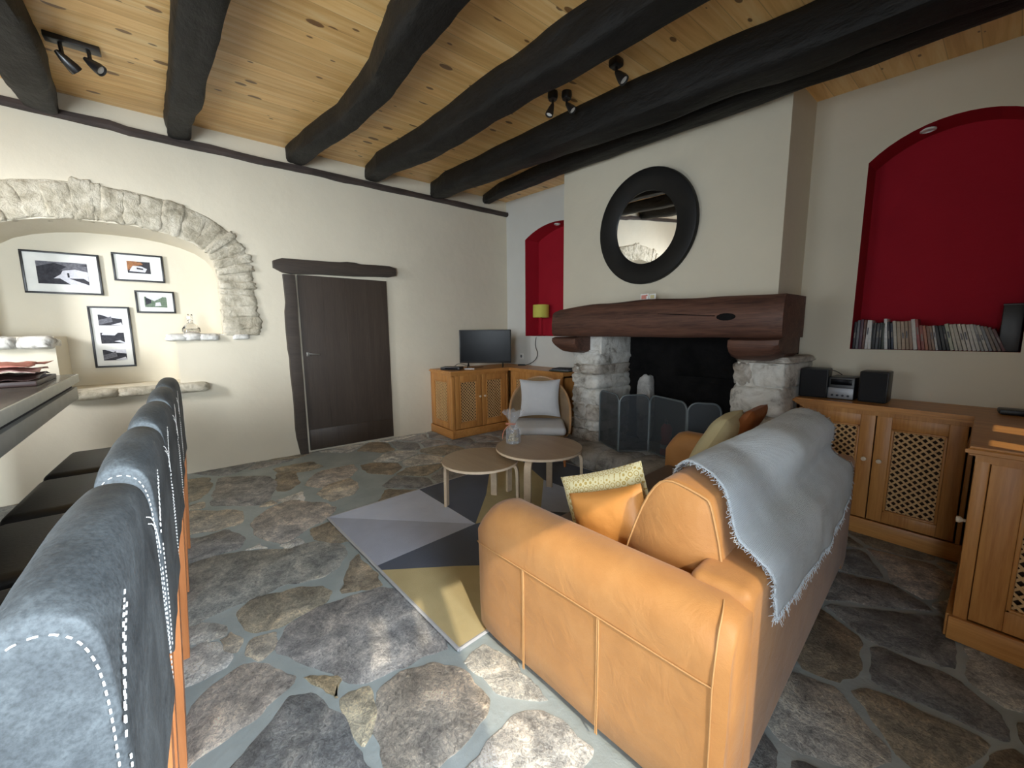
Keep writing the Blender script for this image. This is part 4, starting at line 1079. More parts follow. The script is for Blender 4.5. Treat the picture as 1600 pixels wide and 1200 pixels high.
# ------------------------------------------------------------------ books
BK = [('black', .016, .205, (.02, .02, .022), 0), ('grey', .016, .215, (.14, .14, .15), 0), ('dark purple', .018, .22, (.10, .05, .07), 0), ('brown', .014, .215, (.16, .08, .06), 0), ('white', .017, .215, (.66, .65, .62), 1), ('white', .018, .212, (.68, .67, .63), -2),
 ('black', .018, .195, (.03, .03, .03), 0), ('dark grey', .017, .19, (.08, .08, .085), 0), ('black', .015, .195, (.025, .03, .03), -1), ('dark green', .016, .19, (.05, .06, .045), -2), ('white', .018, .222, (.70, .69, .66), -5), ('black', .015, .20, (.022, .022, .03), -6), ('navy', .014, .19, (.03, .035, .06), -6),
 ('cream', .018, .205, (.52, .47, .38), -7), ('beige', .02, .20, (.42, .33, .24), -7), ('beige', .018, .20, (.45, .34, .25), -7), ('tan', .017, .202, (.36, .26, .18), -7), ('pale brown', .016, .205, (.33, .22, .16), -7), ('white', .021, .215, (.58, .55, .50), -8), ('red', .016, .215, (.32, .08, .07), -9),
 ('dull red', .017, .172, (.28, .09, .07), -9), ('orange', .015, .17, (.38, .16, .10), -10), ('brown', .015, .168, (.24, .13, .09), -10), ('tan', .013, .168, (.30, .2, .14), -11), ('white', .012, .17, (.48, .46, .44), -11), ('black', .016, .168, (.03, .03, .032), -12), ('black', .017, .170, (.025, .027, .027), -12), ('black', .014, .17, (.03, .03, .03), -13),
 ('pale green', .018, .182, (.44, .45, .34), -14), ('cream', .015, .178, (.50, .46, .38), -14), ('beige', .018, .180, (.44, .40, .33), -15), ('cream', .017, .180, (.52, .48, .41), -15), ('cream', .017, .178, (.55, .51, .45), -15), ('cream', .016, .176, (.53, .50, .45), -15), ('cream', .016, .178, (.50, .48, .43), -16), ('grey', .013, .176, (.30, .30, .29), -17), ('cream', .015, .172, (.42, .39, .34), -18), ('grey', .014, .168, (.22, .22, .23), -19), ('brown', .015, .165, (.19, .14, .11), -20), ('grey brown', .015, .160, (.15, .12, .11), -21), ('dark red', .015, .15, (.12, .05, .05), -22)]
ORD = lambda n: f"{n}{'th' if 10 <= n % 100 <= 20 else {1: 'st', 2: 'nd', 3: 'rd'}.get(n % 10, 'th')}"
bx = -0.768; mats_b = {}
for i, (cn, th, h, col, tilt) in enumerate(BK):
    key = (col,)
    if key not in mats_b: mats_b[key] = simple('book_cover_' + cn.replace(' ', '_'), col, 0.5, c2=tuple(c * 0.8 for c in col), sc=60)
    dp = 0.125 + 0.02 * R_.random(); a = radians(tilt)
    b = thing('book', f'{cn} book, {ORD(i + 1)} from the left in the red niche row', 'book', (bx + (th / 2) * cos(a) + 0.0004, YB + 0.03 + dp / 2, 1.2515), 0, 'books in the red niche')
    lean = Matrix.Translation((0, 0, (th / 2) * abs(sin(a)))) @ Matrix.Rotation(a, 4, 'Y')
    g = G(); g.box((0, 0.0, h / 2), (th * 0.92, dp, h), bev=0.0015); o = g.done('cover', mats_b[key], b, xf=lean)
    if i % 4 in (0, 3):
        g = G(); g.box((0, -dp / 2 - 0.0006, h * (0.5 + 0.03 * (i % 5))), (th * 0.4, 0.0012, h * (0.2 + 0.04 * (i % 3)))); g.done('spine_title', M['spine'] if sum(col) < 0.6 else M['p_mid'], o, smooth=False)
    bx += (th + 0.0017) / max(cos(a), .5)
bt = thing('dark_box', 'tall dark box standing at the right end of the red book niche', 'box', (-0.02, YB + 0.12, 1.2505))
g = G(); g.box((0, 0, 0.145), (0.085, 0.17, 0.29), bev=0.006); g.done('body', M['black'], bt); g = G(); g.box((0, 0, 0.292), (0.088, 0.173, 0.012), bev=0.003); g.done('lid', M['black'], bt)

# ------------------------------------------------------------------ stereo on the right top
def speaker(loc, rz, label, w_=0.15):
    s_ = thing('speaker', label, 'speaker', loc, rz, 'stereo speakers')
    g = G(); g.box((0, 0, 0.108), (w_, 0.17, 0.21), bev=0.008); g.done('cabinet_box', M['black'], s_)
    g = G(); g.box((0, -0.088, 0.108), (w_ - 0.014, 0.008, 0.196), bev=0.006, seg=2); g.done('grille', simple('speaker_cloth', (0.012, 0.012, 0.014), 0.9, bs=0.3, bsc=400, bd=0.002), s_)
    g = G(); g.box((0, 0, 0.0015), (w_ - 0.03, 0.12, 0.003)); g.done('base_pad', M['black'], s_)
speaker((-0.90, 3.62, TZ), 0.10, 'black speaker left of the silver player, nearest the fireplace', 0.17)
speaker((-0.565, 3.64, TZ), 0.02, 'black speaker right of the silver player, below the books', 0.15)
hf = thing('compact_stereo', 'compact silver-fronted music player between two black speakers', 'stereo', (-0.735, 3.66, TZ))
g = G(); g.box((0, 0, 0.082), (0.15, 0.19, 0.158), bev=0.008); g.done('casing', M['black'], hf)
g = G(); g.box((0, -0.098, 0.045), (0.145, 0.008, 0.078), bev=0.003); g.done('front_panel', simple('dull_silver', (0.22, 0.225, 0.24), 0.4, metal=0.4), hf)
g = G(); g.box((0, -0.0965, 0.125), (0.12, 0.004, 0.04), bev=0.001); g.done('display', M['gloss_black'], hf)
for x in (-0.045, -0.015, 0.015, 0.045): g = G(); g.lathe([(0.007, 0.0), (0.007, 0.006), (0.0, 0.007)], c=(x, -0.102, 0.03), n=12, axis='y'); g.done('button', M['p_dark'], hf)
g = G(); g.tube(smooth_path([(-0.86, 3.72, 1.10), (-0.80, 3.76, 1.085), (-0.74, 3.78, 1.02), (-0.72, 3.80, TZ + 0.006)], 3), 0.003, 6); o = g.done('speaker_wire', M['black']); tag(o, 'thin black wire behind the left speaker', 'wire')
rt = thing('router', 'flat black router on the right end of the pine top', 'router', (0.06, 3.66, TZ), 0.1)
g = G(); g.box((0, 0, 0.018), (0.16, 0.11, 0.03), bev=0.008); g.done('casing', M['black'], rt)
g = G(); g.tube(smooth_path([(0.08, 0.02, 0.02), (0.13, 0.0, 0.05), (0.19, -0.01, 0.03), (0.24, 0.03, 0.005)], 3), 0.003, 6); g.tube(smooth_path([(0.08, 0.0, 0.02), (0.13, -0.02, 0.035), (0.2, -0.03, 0.02), (0.25, 0.0, 0.005)], 3), 0.003, 6); g.done('cable', M['black'], rt)
g = G(); g.lathe([(0.0, 0.0), (0.028, 0.0), (0.033, 0.03), (0.035, 0.07), (0.032, 0.07), (0.03, 0.03), (0.0, 0.008)], n=20); o = g.done('white_cup', M['white'], xf=Matrix.Translation((0.125, 3.25, TZ))); tag(o, 'small white pot at the right edge of the pine top', 'pot')

# ------------------------------------------------------------------ ceiling spots
def spot_head(root, base, tip, r_=0.034):
    base, tip = Vector(base), Vector(tip); d = (tip - base).normalized()
    q = Vector((0, 0, 1)).rotation_difference(d).to_matrix().to_4x4(); ln = (tip - base).length
    g = G(); g.lathe([(0.0, 0.0), (0.012, 0.002), (r_ * 0.7, ln * 0.35), (r_, ln * 0.8), (r_, ln), (r_ * 0.86, ln), (r_ * 0.8, ln * 0.9), (0.0, ln * 0.88)], n=18, mat4=Matrix.Translation(base) @ q)
    h = g.done('spot_head', M['metal_black'], root)
    g = G(); g.lathe([(0.0, ln * 0.93), (r_ * 0.72, ln * 0.91)], n=16, cap=False, mat4=Matrix.Translation(base) @ q); g.done('bulb_face', M['paper'], h)
sp = thing('ceiling_spotlight', 'black twin spotlight on a bar near the far left beam', 'spotlight', (-4.03, -0.50, ceil_z(-4.03)), 0.0, 'black ceiling spotlights')
g = G(); g.box((0, 0, -0.018), (0.07, 0.26, 0.036), bev=0.006); g.done('mounting_bar', M['metal_black'], sp)
for y in (-0.06, 0.07):
    g = G(); g.tube([(0, y, -0.03), (0.0, y + 0.005, -0.11)], 0.011, 8); g.done('stem', M['metal_black'], sp)
    spot_head(sp, (0.03, y - 0.02, -0.10), (-0.03, y + 0.06, -0.17) if y < 0 else (0.06, y + 0.06, -0.165), 0.036)
sp = thing('ceiling_spotlight', 'black double-headed spotlight between the two big beams, nearer the chimney', 'spotlight', (-2.34, 2.31, ceil_z(-2.34)), 0.0, 'black ceiling spotlights')
for k, (x, y) in enumerate(((-0.03, -0.03), (0.04, 0.05))):
    g = G(); g.lathe([(0.0, 0.0), (0.038, 0.0), (0.040, -0.035), (0.032, -0.055), (0.0, -0.058)], c=(x, y, 0), n=18); g.tube([(x, y, -0.05), (x, y, -0.10)], 0.009, 8); g.done('mount', M['metal_black'], sp)
    spot_head(sp, (x, y, -0.085), (x - 0.01, y - 0.03, -0.17) if k == 0 else (x + 0.05, y + 0.02, -0.15), 0.030)
sp = thing('ceiling_spotlight', 'black single spotlight between the two big beams, to the right', 'spotlight', (-1.81, 2.32, ceil_z(-1.81)), 0.0, 'black ceiling spotlights')
g = G(); g.box((0, 0, -0.025), (0.075, 0.075, 0.05), bev=0.012); g.tube([(0, 0, -0.04), (0.005, 0.0, -0.09)], 0.009, 8); g.done('mount', M['metal_black'], sp)
spot_head(sp, (0.0, 0.0, -0.075), (0.055, 0.02, -0.15), 0.034)

# ------------------------------------------------------------------ picture frames in the niche
XN = XL - 0.42
def picture(yl, yr, zb, zt, label, photos, tilt=0.0):
    w_, h = yr - yl, zt - zb
    p = thing('picture_frame', label, 'picture', (XN + 0.002, (yl + yr) / 2, (zb + zt) / 2), 0, 'framed photographs in the niche')
    p.rotation_euler = (tilt, 0, 0)
    t = 0.016; g = G()
    for c, d in (((0.012, 0, h / 2 - t / 2), (0.024, w_, t)), ((0.012, 0, -h / 2 + t / 2), (0.024, w_, t)), ((0.012, -w_ / 2 + t / 2, 0), (0.024, t, h - 2 * t)), ((0.012, w_ / 2 - t / 2, 0), (0.024, t, h - 2 * t))): g.box(c, d, bev=0.002)
    g.done('frame', M['black'], p)
    g = G(); g.box((0.007, 0, 0), (0.006, w_ - 2 * t, h - 2 * t)); m_ = g.done('mat_board', M['paper'], p, smooth=False)
    for (cy, cz, pw, ph, pal, polys) in photos:
        g = G(); x = 0.0112
        g._add([(x, cy - pw / 2, cz - ph / 2), (x, cy + pw / 2, cz - ph / 2), (x, cy + pw / 2, cz + ph / 2), (x, cy - pw / 2, cz + ph / 2)], [(0, 1, 2, 3)])
        for q, (mi, pl) in enumerate(polys):
            g.mi = mi; xx = x + 0.0004 * (q + 1)
            g._add([(xx, cy + (a - 0.5) * pw, cz + (b - 0.5) * ph) for a, b in pl], [tuple(range(len(pl)))])
        g.done('photograph', [M[k] for k in pal], p, smooth=False)
ST = [(1, [(0, .75), (.35, .95), (.6, .8), (1, .95), (1, 1), (0, 1)]), (2, [(.3, .25), (.9, .3), (1, .15), (1, .6), (.75, .7), (.5, .62), (.45, .45)]), (1, [(.45, .62), (.75, .72), (1, .62), (1, .85), (.7, .95)]), (2, [(.4, .3), (.6, .28), (1, .0), (.62, 0)]), (0, [(.58, .32), (.62, .32), (.62, .52), (.58, .52)])]
picture(-1.200, -0.708, 1.790, 2.166, 'large framed black-and-white street photograph, leftmost in the niche', [(0, 0.0, 0.32, 0.20, ('p_dark', 'p_mid', 'p_light'), ST)])
picture(-0.620, -0.246, 1.938, 2.206, 'framed small sepia house photograph at the upper right in the niche', [(0.0, 0.005, 0.17, 0.115, ('p_dark', 'p_warm', 'p_light'), [(1, [(0, .2), (.3, .5), (.45, 1), (0, 1)]), (1, [(.3, .6), (.7, .75), (.6, .95), (.2, .9)]), (2, [(.08, .15), (.75, .1), (.85, .4), (.6, .6), (.25, .62), (.15, .4)]), (0, [(.4, .35), (.68, .3), (.68, .42), (.4, .5)])])])
picture(-0.490, -0.188, 1.630, 1.852, 'smallest frame, greenish street photograph, under the sepia one', [(0.0, 0.0, 0.17, 0.105, ('p_green', 'p_dark', 'p_light'), [(2, [(.1, .9), (.45, .6), (.8, .95), (.8, 1), (.1, 1)]), (1, [(.05, .2), (.3, .4), (.3, .7), (.05, .95)]), (2, [(.45, .1), (.75, .15), (.7, .5), (.5, .45)]), (0, [(.75, .0), (1, 0), (1, .9), (.7, .7)])])])
def strip3(k): return [(2, [(.45, .75), (1, .6), (1, 1), (.1, 1)]), (1, [(0, .5), (.3, .65), (.55, .85), (.6, .35), (0, .05)]), (2, [(.5, .05), (.95, .3), (1, .0)])] if k != 1 else [(2, [(.05, .8), (.6, .75), (.75, 1), (.1, 1)]), (2, [(.55, .2), (.8, .3), (1, .1), (1, .0)])]
picture(-0.834, -0.543, 1.094, 1.685, 'tall frame with three black-and-white photographs, lowest in the niche', [(0.0, z, 0.165, 0.105, ('p_dark', 'p_mid', 'p_light'), strip3(k)) for k, z in enumerate((0.165, -0.01, -0.175))], 0.0)
# decanter on the ledge
dc = thing('glass_decanter', 'clear glass decanter with a square stopper on the stone ledge', 'decanter', (XL - 0.08, -0.075, 1.418)); dc.scale = (1.2, 1.2, 1.2)
g = G(); g.lathe([(0.0, 0.0), (0.05, 0.0), (0.062, 0.015), (0.06, 0.045), (0.035, 0.075), (0.018, 0.088), (0.017, 0.105), (0.022, 0.108), (0.022, 0.112), (0.013, 0.112), (0.013, 0.09), (0.03, 0.07), (0.052, 0.04), (0.05, 0.012), (0.0, 0.010)], n=28); g.done('bottle', M['glass'], dc)
g = G(); g.lathe([(0.0, 0.10), (0.0115, 0.10), (0.0115, 0.116), (0.022, 0.118), (0.022, 0.155), (0.018, 0.16), (0.0, 0.16)], n=6); g.done('stopper', M['glass'], dc)

# ------------------------------------------------------------------ bar counter
bc = thing('bar_counter', 'grey stone bar counter at the left edge, behind the stools', 'bar counter', (-4.62, -0.815, 0), radians(3.6))
Lc = 4.6
g = G(); g.box((Lc / 2, -0.36, 1.075), (Lc, 0.72, 0.05), bev=0.004); g.done('worktop', M['counter'], bc)
g = G(); g.box((Lc / 2, 0.004, 1.068), (Lc + 0.012, 0.012, 0.062), bev=0.003); g.box((-0.004, -0.36, 1.068), (0.012, 0.72, 0.062), bev=0.003); g.done('edge_band', M['counter_edge'], bc)
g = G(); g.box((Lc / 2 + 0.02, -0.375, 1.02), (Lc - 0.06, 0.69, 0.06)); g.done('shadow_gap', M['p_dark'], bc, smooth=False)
g = G(); g.box((Lc / 2 + 0.01, -0.365, 0.955), (Lc - 0.03, 0.72, 0.09), bev=0.004); g.done('apron', M['apron'], bc)
g = G(); g.box((Lc / 2 + 0.25, -0.62, 0.455), (Lc - 0.5, 0.16, 0.91), bev=0.004); g.done('base_panel', M['apron'], bc)
ty = thing('dark_tray', 'dark wooden tray under the pink papers on the bar', 'tray', (-3.98, -1.02, 1.1005), radians(3.6))
g = G(); g.box((0, 0, 0.007), (0.62, 0.36, 0.014), bev=0.004); g.done('base', M['tray'], ty)
g = G()
for c, d in (((0, 0.175, 0.016), (0.62, 0.012, 0.032)), ((0, -0.175, 0.016), (0.62, 0.012, 0.032)), ((0.305, 0, 0.016), (0.012, 0.36, 0.032)), ((-0.305, 0, 0.016), (0.012, 0.36, 0.032))): g.box(c, d, bev=0.004)
g.done('rim', M['tray'], ty)
def crumple(loc, w_, d_, z0, seed, mat, label):
    g = G()
    def f(a, b):
        x, y = (a - .5) * w_, (b - .5) * d_
        h = noise.fractal(Vector((x * 7, y * 7, seed)), 1.0, 2.0, 4) * 0.018 + 0.012 * (1 - (2 * a - 1) ** 4) + 0.018 * abs(noise.noise(Vector((x * 3, y * 9, seed + 4))))
        return (x + 0.012 * noise.noise(Vector((y * 8, seed, 0))), y + 0.014 * noise.noise(Vector((x * 8, seed, 1))), z0 + max(h, -0.006))
    g.grid(f, 26, 18)
    o = g.done('folded_paper', mat, xf=Matrix.Translation(loc) @ Rz(radians(3.6 + 4 * sin(seed))), angle=25)
    md = o.modifiers.new('thickness', 'SOLIDIFY'); md.thickness = 0.004
    tag(o, label, 'paper', 'papers in the tray on the bar')
crumple((-3.98, -1.02, 1.125), 0.58, 0.34, 0.014, 1.0, M['tray'], 'lowest dark red folded paper in the tray on the bar')
crumple((-3.99, -1.02, 1.156), 0.58, 0.33, 0.018, 2.3, M['pink_pale'], 'pale pink folded paper in the middle of the tray pile')
crumple((-3.97, -1.015, 1.190), 0.58, 0.33, 0.022, 3.9, M['pink'], 'top salmon pink crumpled paper on the tray pile')

# ------------------------------------------------------------------ bar stools
def make_stool():
    t = thing('bar_stool', 'nearest grey suede bar stool, with its stitched side panel at the lower left', 'bar stool', (0, 0, 0), 0, 'bar stools along the counter')
    w_ = 0.45
    # back: rolled slab, local y outer face +0.23
    g = G()
    prof = [(0.226, 0.665), (0.229, 0.80), (0.232, 0.95), (0.231, 1.05), (0.226, 1.10), (0.210, 1.128), (0.182, 1.138), (0.155, 1.130), (0.138, 1.105), (0.131, 1.05), (0.126, 0.90), (0.122, 0.665)]
    PF = [(p.x, p.y) for p in smooth_path([(a_, b_, 0) for a_, b_ in prof], 2)]
    cy_ = sum(p[0] for p in PF) / len(PF); cz_ = sum(p[1] for p in PF) / len(PF)
    st_ = [(-1, 0.90), (-0.994, 0.955), (-0.975, 0.985), (-0.94, 1.0), (-0.8, 1.0), (-0.6, 1.0), (-0.4, 1.0), (-0.2, 1.0), (0, 1.0)]; st_ = st_ + [(-a_, b_) for a_, b_ in st_[:-1][::-1]]
    rings = []
    for (xx, sc_) in st_:
        ring = []
        for (py, pz) in PF:
            top = max(0.0, (pz - 0.85) / 0.29)
            wr = 0.005 * noise.fractal(Vector((xx * 1.6, py * 9, pz * 3)), 1.0, 2.0, 3)
            zc = 0.016 * (1 - xx * xx) * top - 0.020 * max(0, abs(xx) - 0.8) ** 2 / 0.04 * top * 0.5
            ring.append(g.bm.verts.new((xx * w_ / 2 * (1 - 0.012 * top), cy_ + (py - cy_) * sc_ + wr * (1 if sc_ > .97 else .4), (cz_ + (pz - cz_) * (1 - (1 - sc_) * 0.22)) + zc + wr)))
        rings.append(ring)
    for A_, B_ in zip(rings, rings[1:]):
        for j in range(len(PF)): g.bm.faces.new((A_[j], A_[(j + 1) % len(PF)], B_[(j + 1) % len(PF)], B_[j]))
    g.bm.faces.new(rings[0][::-1]); g.bm.faces.new(rings[-1])
    back = g.done('backrest', M['stool'], t, angle=70)
    # white stitching: dashes along the side panel edge and the back face
    g = G()
    def dashes(path, off):
        P = smooth_path(path, 2); d = 0.0; i = 0
        seg = []
        acc = 0.0
        for a, b in zip(P, P[1:]):
            n_ = max(1, int((b - a).length / 0.0026))
            for k in range(n_): seg.append(a + (b - a) * (k / n_))
        for k in range(0, len(seg) - 3, 4): g.tube([seg[k], seg[k + 1], seg[min(k + 2, len(seg) - 1)]], 0.0011, 5)
    for sx in (1, -1):
        X2 = sx * (w_ / 2 + 0.0012)
        dashes([(X2, 0.2205, 0.68), (X2, 0.2225, 0.9), (X2 - sx * .001, 0.2225, 1.03), (X2 - sx * .002, 0.212, 1.085), (X2 - sx * .003, 0.190, 1.108), (X2 - sx * .003, 0.160, 1.106), (X2 - sx * .002, 0.142, 1.08), (X2 - sx * .001, 0.137, 1.02)], 0)
        dashes([(sx * 0.226, 0.2255, 0.69), (sx * 0.226, 0.2295, 0.80), (sx * 0.226, 0.2325, 0.95)], 0)
        dashes([(sx * 0.228, 0.232, 0.98), (sx * 0.205, 0.2335, 1.03), (sx * 0.17, 0.2325, 1.065), (sx * 0.12, 0.2305, 1.085)], 0)
        dashes([(sx * 0.232, 0.232, 0.965), (sx * 0.21, 0.2335, 1.015), (sx * 0.175, 0.233, 1.05), (sx * 0.125, 0.2315, 1.07)], 0)
    st = g.done('stitching', M['stitch'], back)
    st['label'] = 'white dashed thread'; st['kind'] = 'stuff'
    # seat
    g = G(); g.box((0, -0.07, 0.685), (w_ + 0.07, 0.46, 0.10), bev=0.035, seg=4); s_ = g.done('seat', M['stool_seat'], t); s_['label'] = 'black leather seat'
    # legs
    for sx in (-1, 1):
        g = G(); x = sx * 0.19
        def leg(x0, y0, x1, y1, a=0.022, b=0.015):
            A_ = [(x0 - a, y0 - a, 0.66), (x0 + a, y0 - a, 0.66), (x0 + a, y0 + a, 0.66), (x0 - a, y0 + a, 0.66)]; B_ = [(x1 - b, y1 - b, 0.0), (x1 + b, y1 - b, 0.0), (x1 + b, y1 + b, 0.0), (x1 - b, y1 + b, 0.0)]
            g._add(A_ + B_, [(0, 1, 2, 3), (7, 6, 5, 4), (0, 4, 5, 1), (1, 5, 6, 2), (2, 6, 7, 3), (3, 7, 4, 0)])
        leg(x, 0.195, sx * 0.185, 0.165, 0.026, 0.02); l_ = g.done('leg', M['leg_orange'], t, smooth=False)
        g = G(); leg(x, -0.24, sx * 0.20, -0.26); g.done('leg', M['leg_orange'], t, smooth=False)
    g = G(); g.box((0, -0.245, 0.25), (0.38, 0.022, 0.03), bev=0.003); g.done('footrest', M['leg_orange'], t)
    for xx in (-0.193, 0.193): g = G(); g.box((xx, -0.04, 0.32), (0.02, 0.40, 0.026), bev=0.003); g.done('stretcher', M['leg_orange'], t)
    return t
stool = make_stool()
SL = ['nearest grey suede bar stool, with its stitched side panel at the lower left', 'second bar stool from the camera, white stitch arc on its corner', 'third bar stool from the camera, middle one of the row', 'fourth bar stool from the camera, second from the far end', 'farthest bar stool, darkest rounded back at the end of the row']
for k in range(5):
    loc = (-0.79 - 0.572 * k, -0.335 - 0.008 * k, 0.0)
    if k == 0: stool.location = loc; stool.rotation_euler = (0, 0, 0.0)
    else: dup(stool, loc, radians([0, 0.5, -0.8, 0.6, -0.4][k]), SL[k])

# ------------------------------------------------------------------ rug
RA = radians(4.6)
rug = thing('area_rug', 'geometric rug in grey, slate blue and ochre triangles under the tables', 'rug', (-3.106, 0.635, 0.0), RA)
RW, RL = 1.725, 2.28
g = G()
def rp(pts_, mi, z=0.0135):
    g.mi = mi; g._add([(p[0], p[1], z) for p in pts_], [tuple(range(len(pts_)))])
g.mi = 4; g.box((RW / 2, RL / 2, 0.007), (RW, RL, 0.012))
# 0 pale, 1 grey, 2 navy, 3 ochre, 4 edge
e = 0.008
rp([(e, e), (0.862, 0.755), (0.004 + e, 0.778)], 0)
rp([(e, e), (0.869, e), (0.862, 0.755)], 1)
rp([(0.869, e), (0.93, e), (1.20, 0.35), (RW - e, 0.95), (0.862, 0.755)], 2)
rp([(0.93, e), (RW - e, e), (RW - e, 0.95), (1.20, 0.35)], 3)
rp([(e, 0.778), (0.862, 0.755), (0.50, 1.15), (e, 1.60)], 2)
rp([(e, 1.60), (0.50, 1.15), (0.862, 0.755), (1.05, 1.25), (0.62, 1.75), (e, 2.02)], 3)
rp([(0.862, 0.755), (RW - e, 0.95), (1.30, 1.45), (1.05, 1.25)], 2)
rp([(1.05, 1.25), (1.30, 1.45), (1.05, 1.75), (0.62, 1.75)], 0)
rp([(e, 2.02), (0.62, 1.75), (1.05, 1.75), (0.9, RL - e), (e, RL - e)], 2)
rp([(1.30, 1.45), (RW - e, 0.95), (RW - e, RL - e), (0.9, RL - e), (1.05, 1.75)], 1)
g.done('woven_field', [M['rug_pale'], M['rug_grey'], M['rug_navy'], M['rug_ochre'], M['rug_edge']], rug, smooth=False)
g = G()
for a, b in (((0, 0), (RW, 0)), ((RW, 0), (RW, RL)), ((RW, RL), (0, RL)), ((0, RL), (0, 0))):
    g.tube([(a[0], a[1], 0.0085), (b[0], b[1], 0.0085)], 0.0075, 8)
g.done('bound_edge', M['rug_edge'], rug)

# ------------------------------------------------------------------ round nesting tables
def round_table(name, label, c, rad, h, legs, zf):
    t = thing(name, label, 'table', (c[0], c[1], zf), 0, 'nest of round tables')
    H_ = h - zf
    g = G(); g.lathe([(0.0, H_ - 0.021), (rad - 0.002, H_ - 0.021), (rad, H_ - 0.019), (rad, H_ - 0.0035)], n=72); e_ = g.done('tabletop_edge', M['birch_edge'], t)
    g = G(); g.lathe([(rad, H_ - 0.0035), (rad - 0.002, H_), (0.0, H_)], n=72, cap=False); g.done('tabletop', M['birch_top'], t)
    for a in legs:
        g = G(); d = Vector((cos(a), sin(a), 0)); s_ = Vector((-sin(a), cos(a), 0))
        prof = [(rad - 0.20, H_ - 0.030), (rad - 0.07, H_ - 0.030), (rad - 0.035, H_ - 0.038), (rad - 0.012, H_ - 0.060), (rad - 0.006, H_ - 0.10), (rad - 0.002, 0.0)]
        P = smooth_path([(p[0], p[1], 0) for p in prof[:]], 2)
        rings = []
        for i, p in enumerate(P):
            q0 = P[max(i - 1, 0)]; q1 = P[min(i + 1, len(P) - 1)]; tg = (q1 - q0).normalized(); nn = Vector((tg.y, -tg.x, 0)) * 0.011
            ring = []
            for (sg, so) in ((-1, -1), (1, -1), (1, 1), (-1, 1)):
                rr_ = p.x + nn.x * sg; zz = p.y + nn.y * sg
                ring.append(g.bm.verts.new(d * rr_ + s_ * (0.026 * so) + Vector((0, 0, zz))))
            rings.append(ring)
        for A_, B_ in zip(rings, rings[1:]):
            for j in range(4): g.bm.faces.new((A_[j], A_[(j + 1) % 4], B_[(j + 1) % 4], B_[j]))
        g.bm.faces.new(rings[0]); g.bm.faces.new(rings[-1])
        g.done('leg', M['birch'], t, angle=30)
ZR = 0.015
BIG = (-2.285, 2.06); SMALL = (-2.475, 1.62)
def leg_angles(c, feet): return [math.atan2(f[1] - c[1], f[0] - c[0]) for f in feet]
round_table('round_table', 'larger round birch coffee table holding the wrapped jar', BIG, 0.345, 0.49, [radians(a) for a in (304, 40, 122, 188)], ZR)
round_table('round_table', 'smaller round birch table tucked under the larger one', SMALL, 0.295, 0.43, [radians(a) for a in (218, 44, 124)], ZR)
# wrapped jar
jr = thing('gift_jar', 'glass jar of nibbles wrapped in clear cellophane on the larger round table', 'gift jar', (-2.485, 1.955, 0.4905))
g = G(); g.lathe([(0.0, 0.0), (0.045, 0.0), (0.052, 0.008), (0.052, 0.10), (0.046, 0.12), (0.042, 0.122), (0.046, 0.10), (0.046, 0.01), (0.0, 0.008)], n=24); g.done('jar', M['glass'], jr)
g = G()
for k in range(34):
    a = R_.uniform(0, 2 * pi); q = R_.uniform(0, 0.034); z = 0.02 + 0.06 * R_.random()
    g.rock((q * cos(a), q * sin(a), z), (0.02, 0.017, 0.017), k, 0.2, 1)
nb = g.done('nibbles', simple('pale_nibbles', (0.62, 0.50, 0.26), 0.7), jr); nb['kind'] = 'stuff'
g = G()
def wrap(a, b):
    ang = 2 * pi * a; z = b * 0.27
    if z < 0.13: rr = 0.058 + 0.004 * sin(ang * 9)
    elif z < 0.16: rr = 0.058 - (z - 0.13) / 0.03 * 0.043
    else: rr = 0.015 + (z - 0.16) / 0.11 * 0.07
    rr *= 1 + (0.05 + 0.3 * max(0, (z - 0.16) / 0.11)) * noise.noise(Vector((cos(ang) * 2.2, sin(ang) * 2.2, z * 14)))
    return (rr * cos(ang), rr * sin(ang), z + 0.001 + (0.03 * noise.noise(Vector((cos(ang) * 3, sin(ang) * 3, 5))) if b > 0.9 else 0))
g.grid(wrap, 36, 22)
g.done('cellophane_wrap', M['film'], jr, angle=20)
g = G(); g.lathe([(0.017, 0.155), (0.021, 0.158), (0.021, 0.165), (0.017, 0.168)], n=16); g.tube(smooth_path([(0.02, 0, 0.16), (-0.03, -0.04, 0.17), (-0.07, -0.03, 0.15), (-0.03, -0.02, 0.155)], 2), 0.004, 6); g.tube(smooth_path([(-0.02, 0, 0.16), (-0.05, -0.05, 0.12), (-0.075, -0.055, 0.06), (-0.08, -0.05, 0.03)], 2), 0.004, 6)
g.done('ribbon', simple('copper_ribbon', (0.55, 0.22, 0.14), 0.4), jr)

# ------------------------------------------------------------------ wicker tub chair
ch = thing('wicker_chair', 'rattan tub chair with a white seat pad, facing the round tables', 'chair', (-3.09, 2.80, 0.012), math.atan2(-2.80, 3.09) + pi / 2)
# local: -y is front, +y back
g = G(); n = 30
sec = lambda a: None
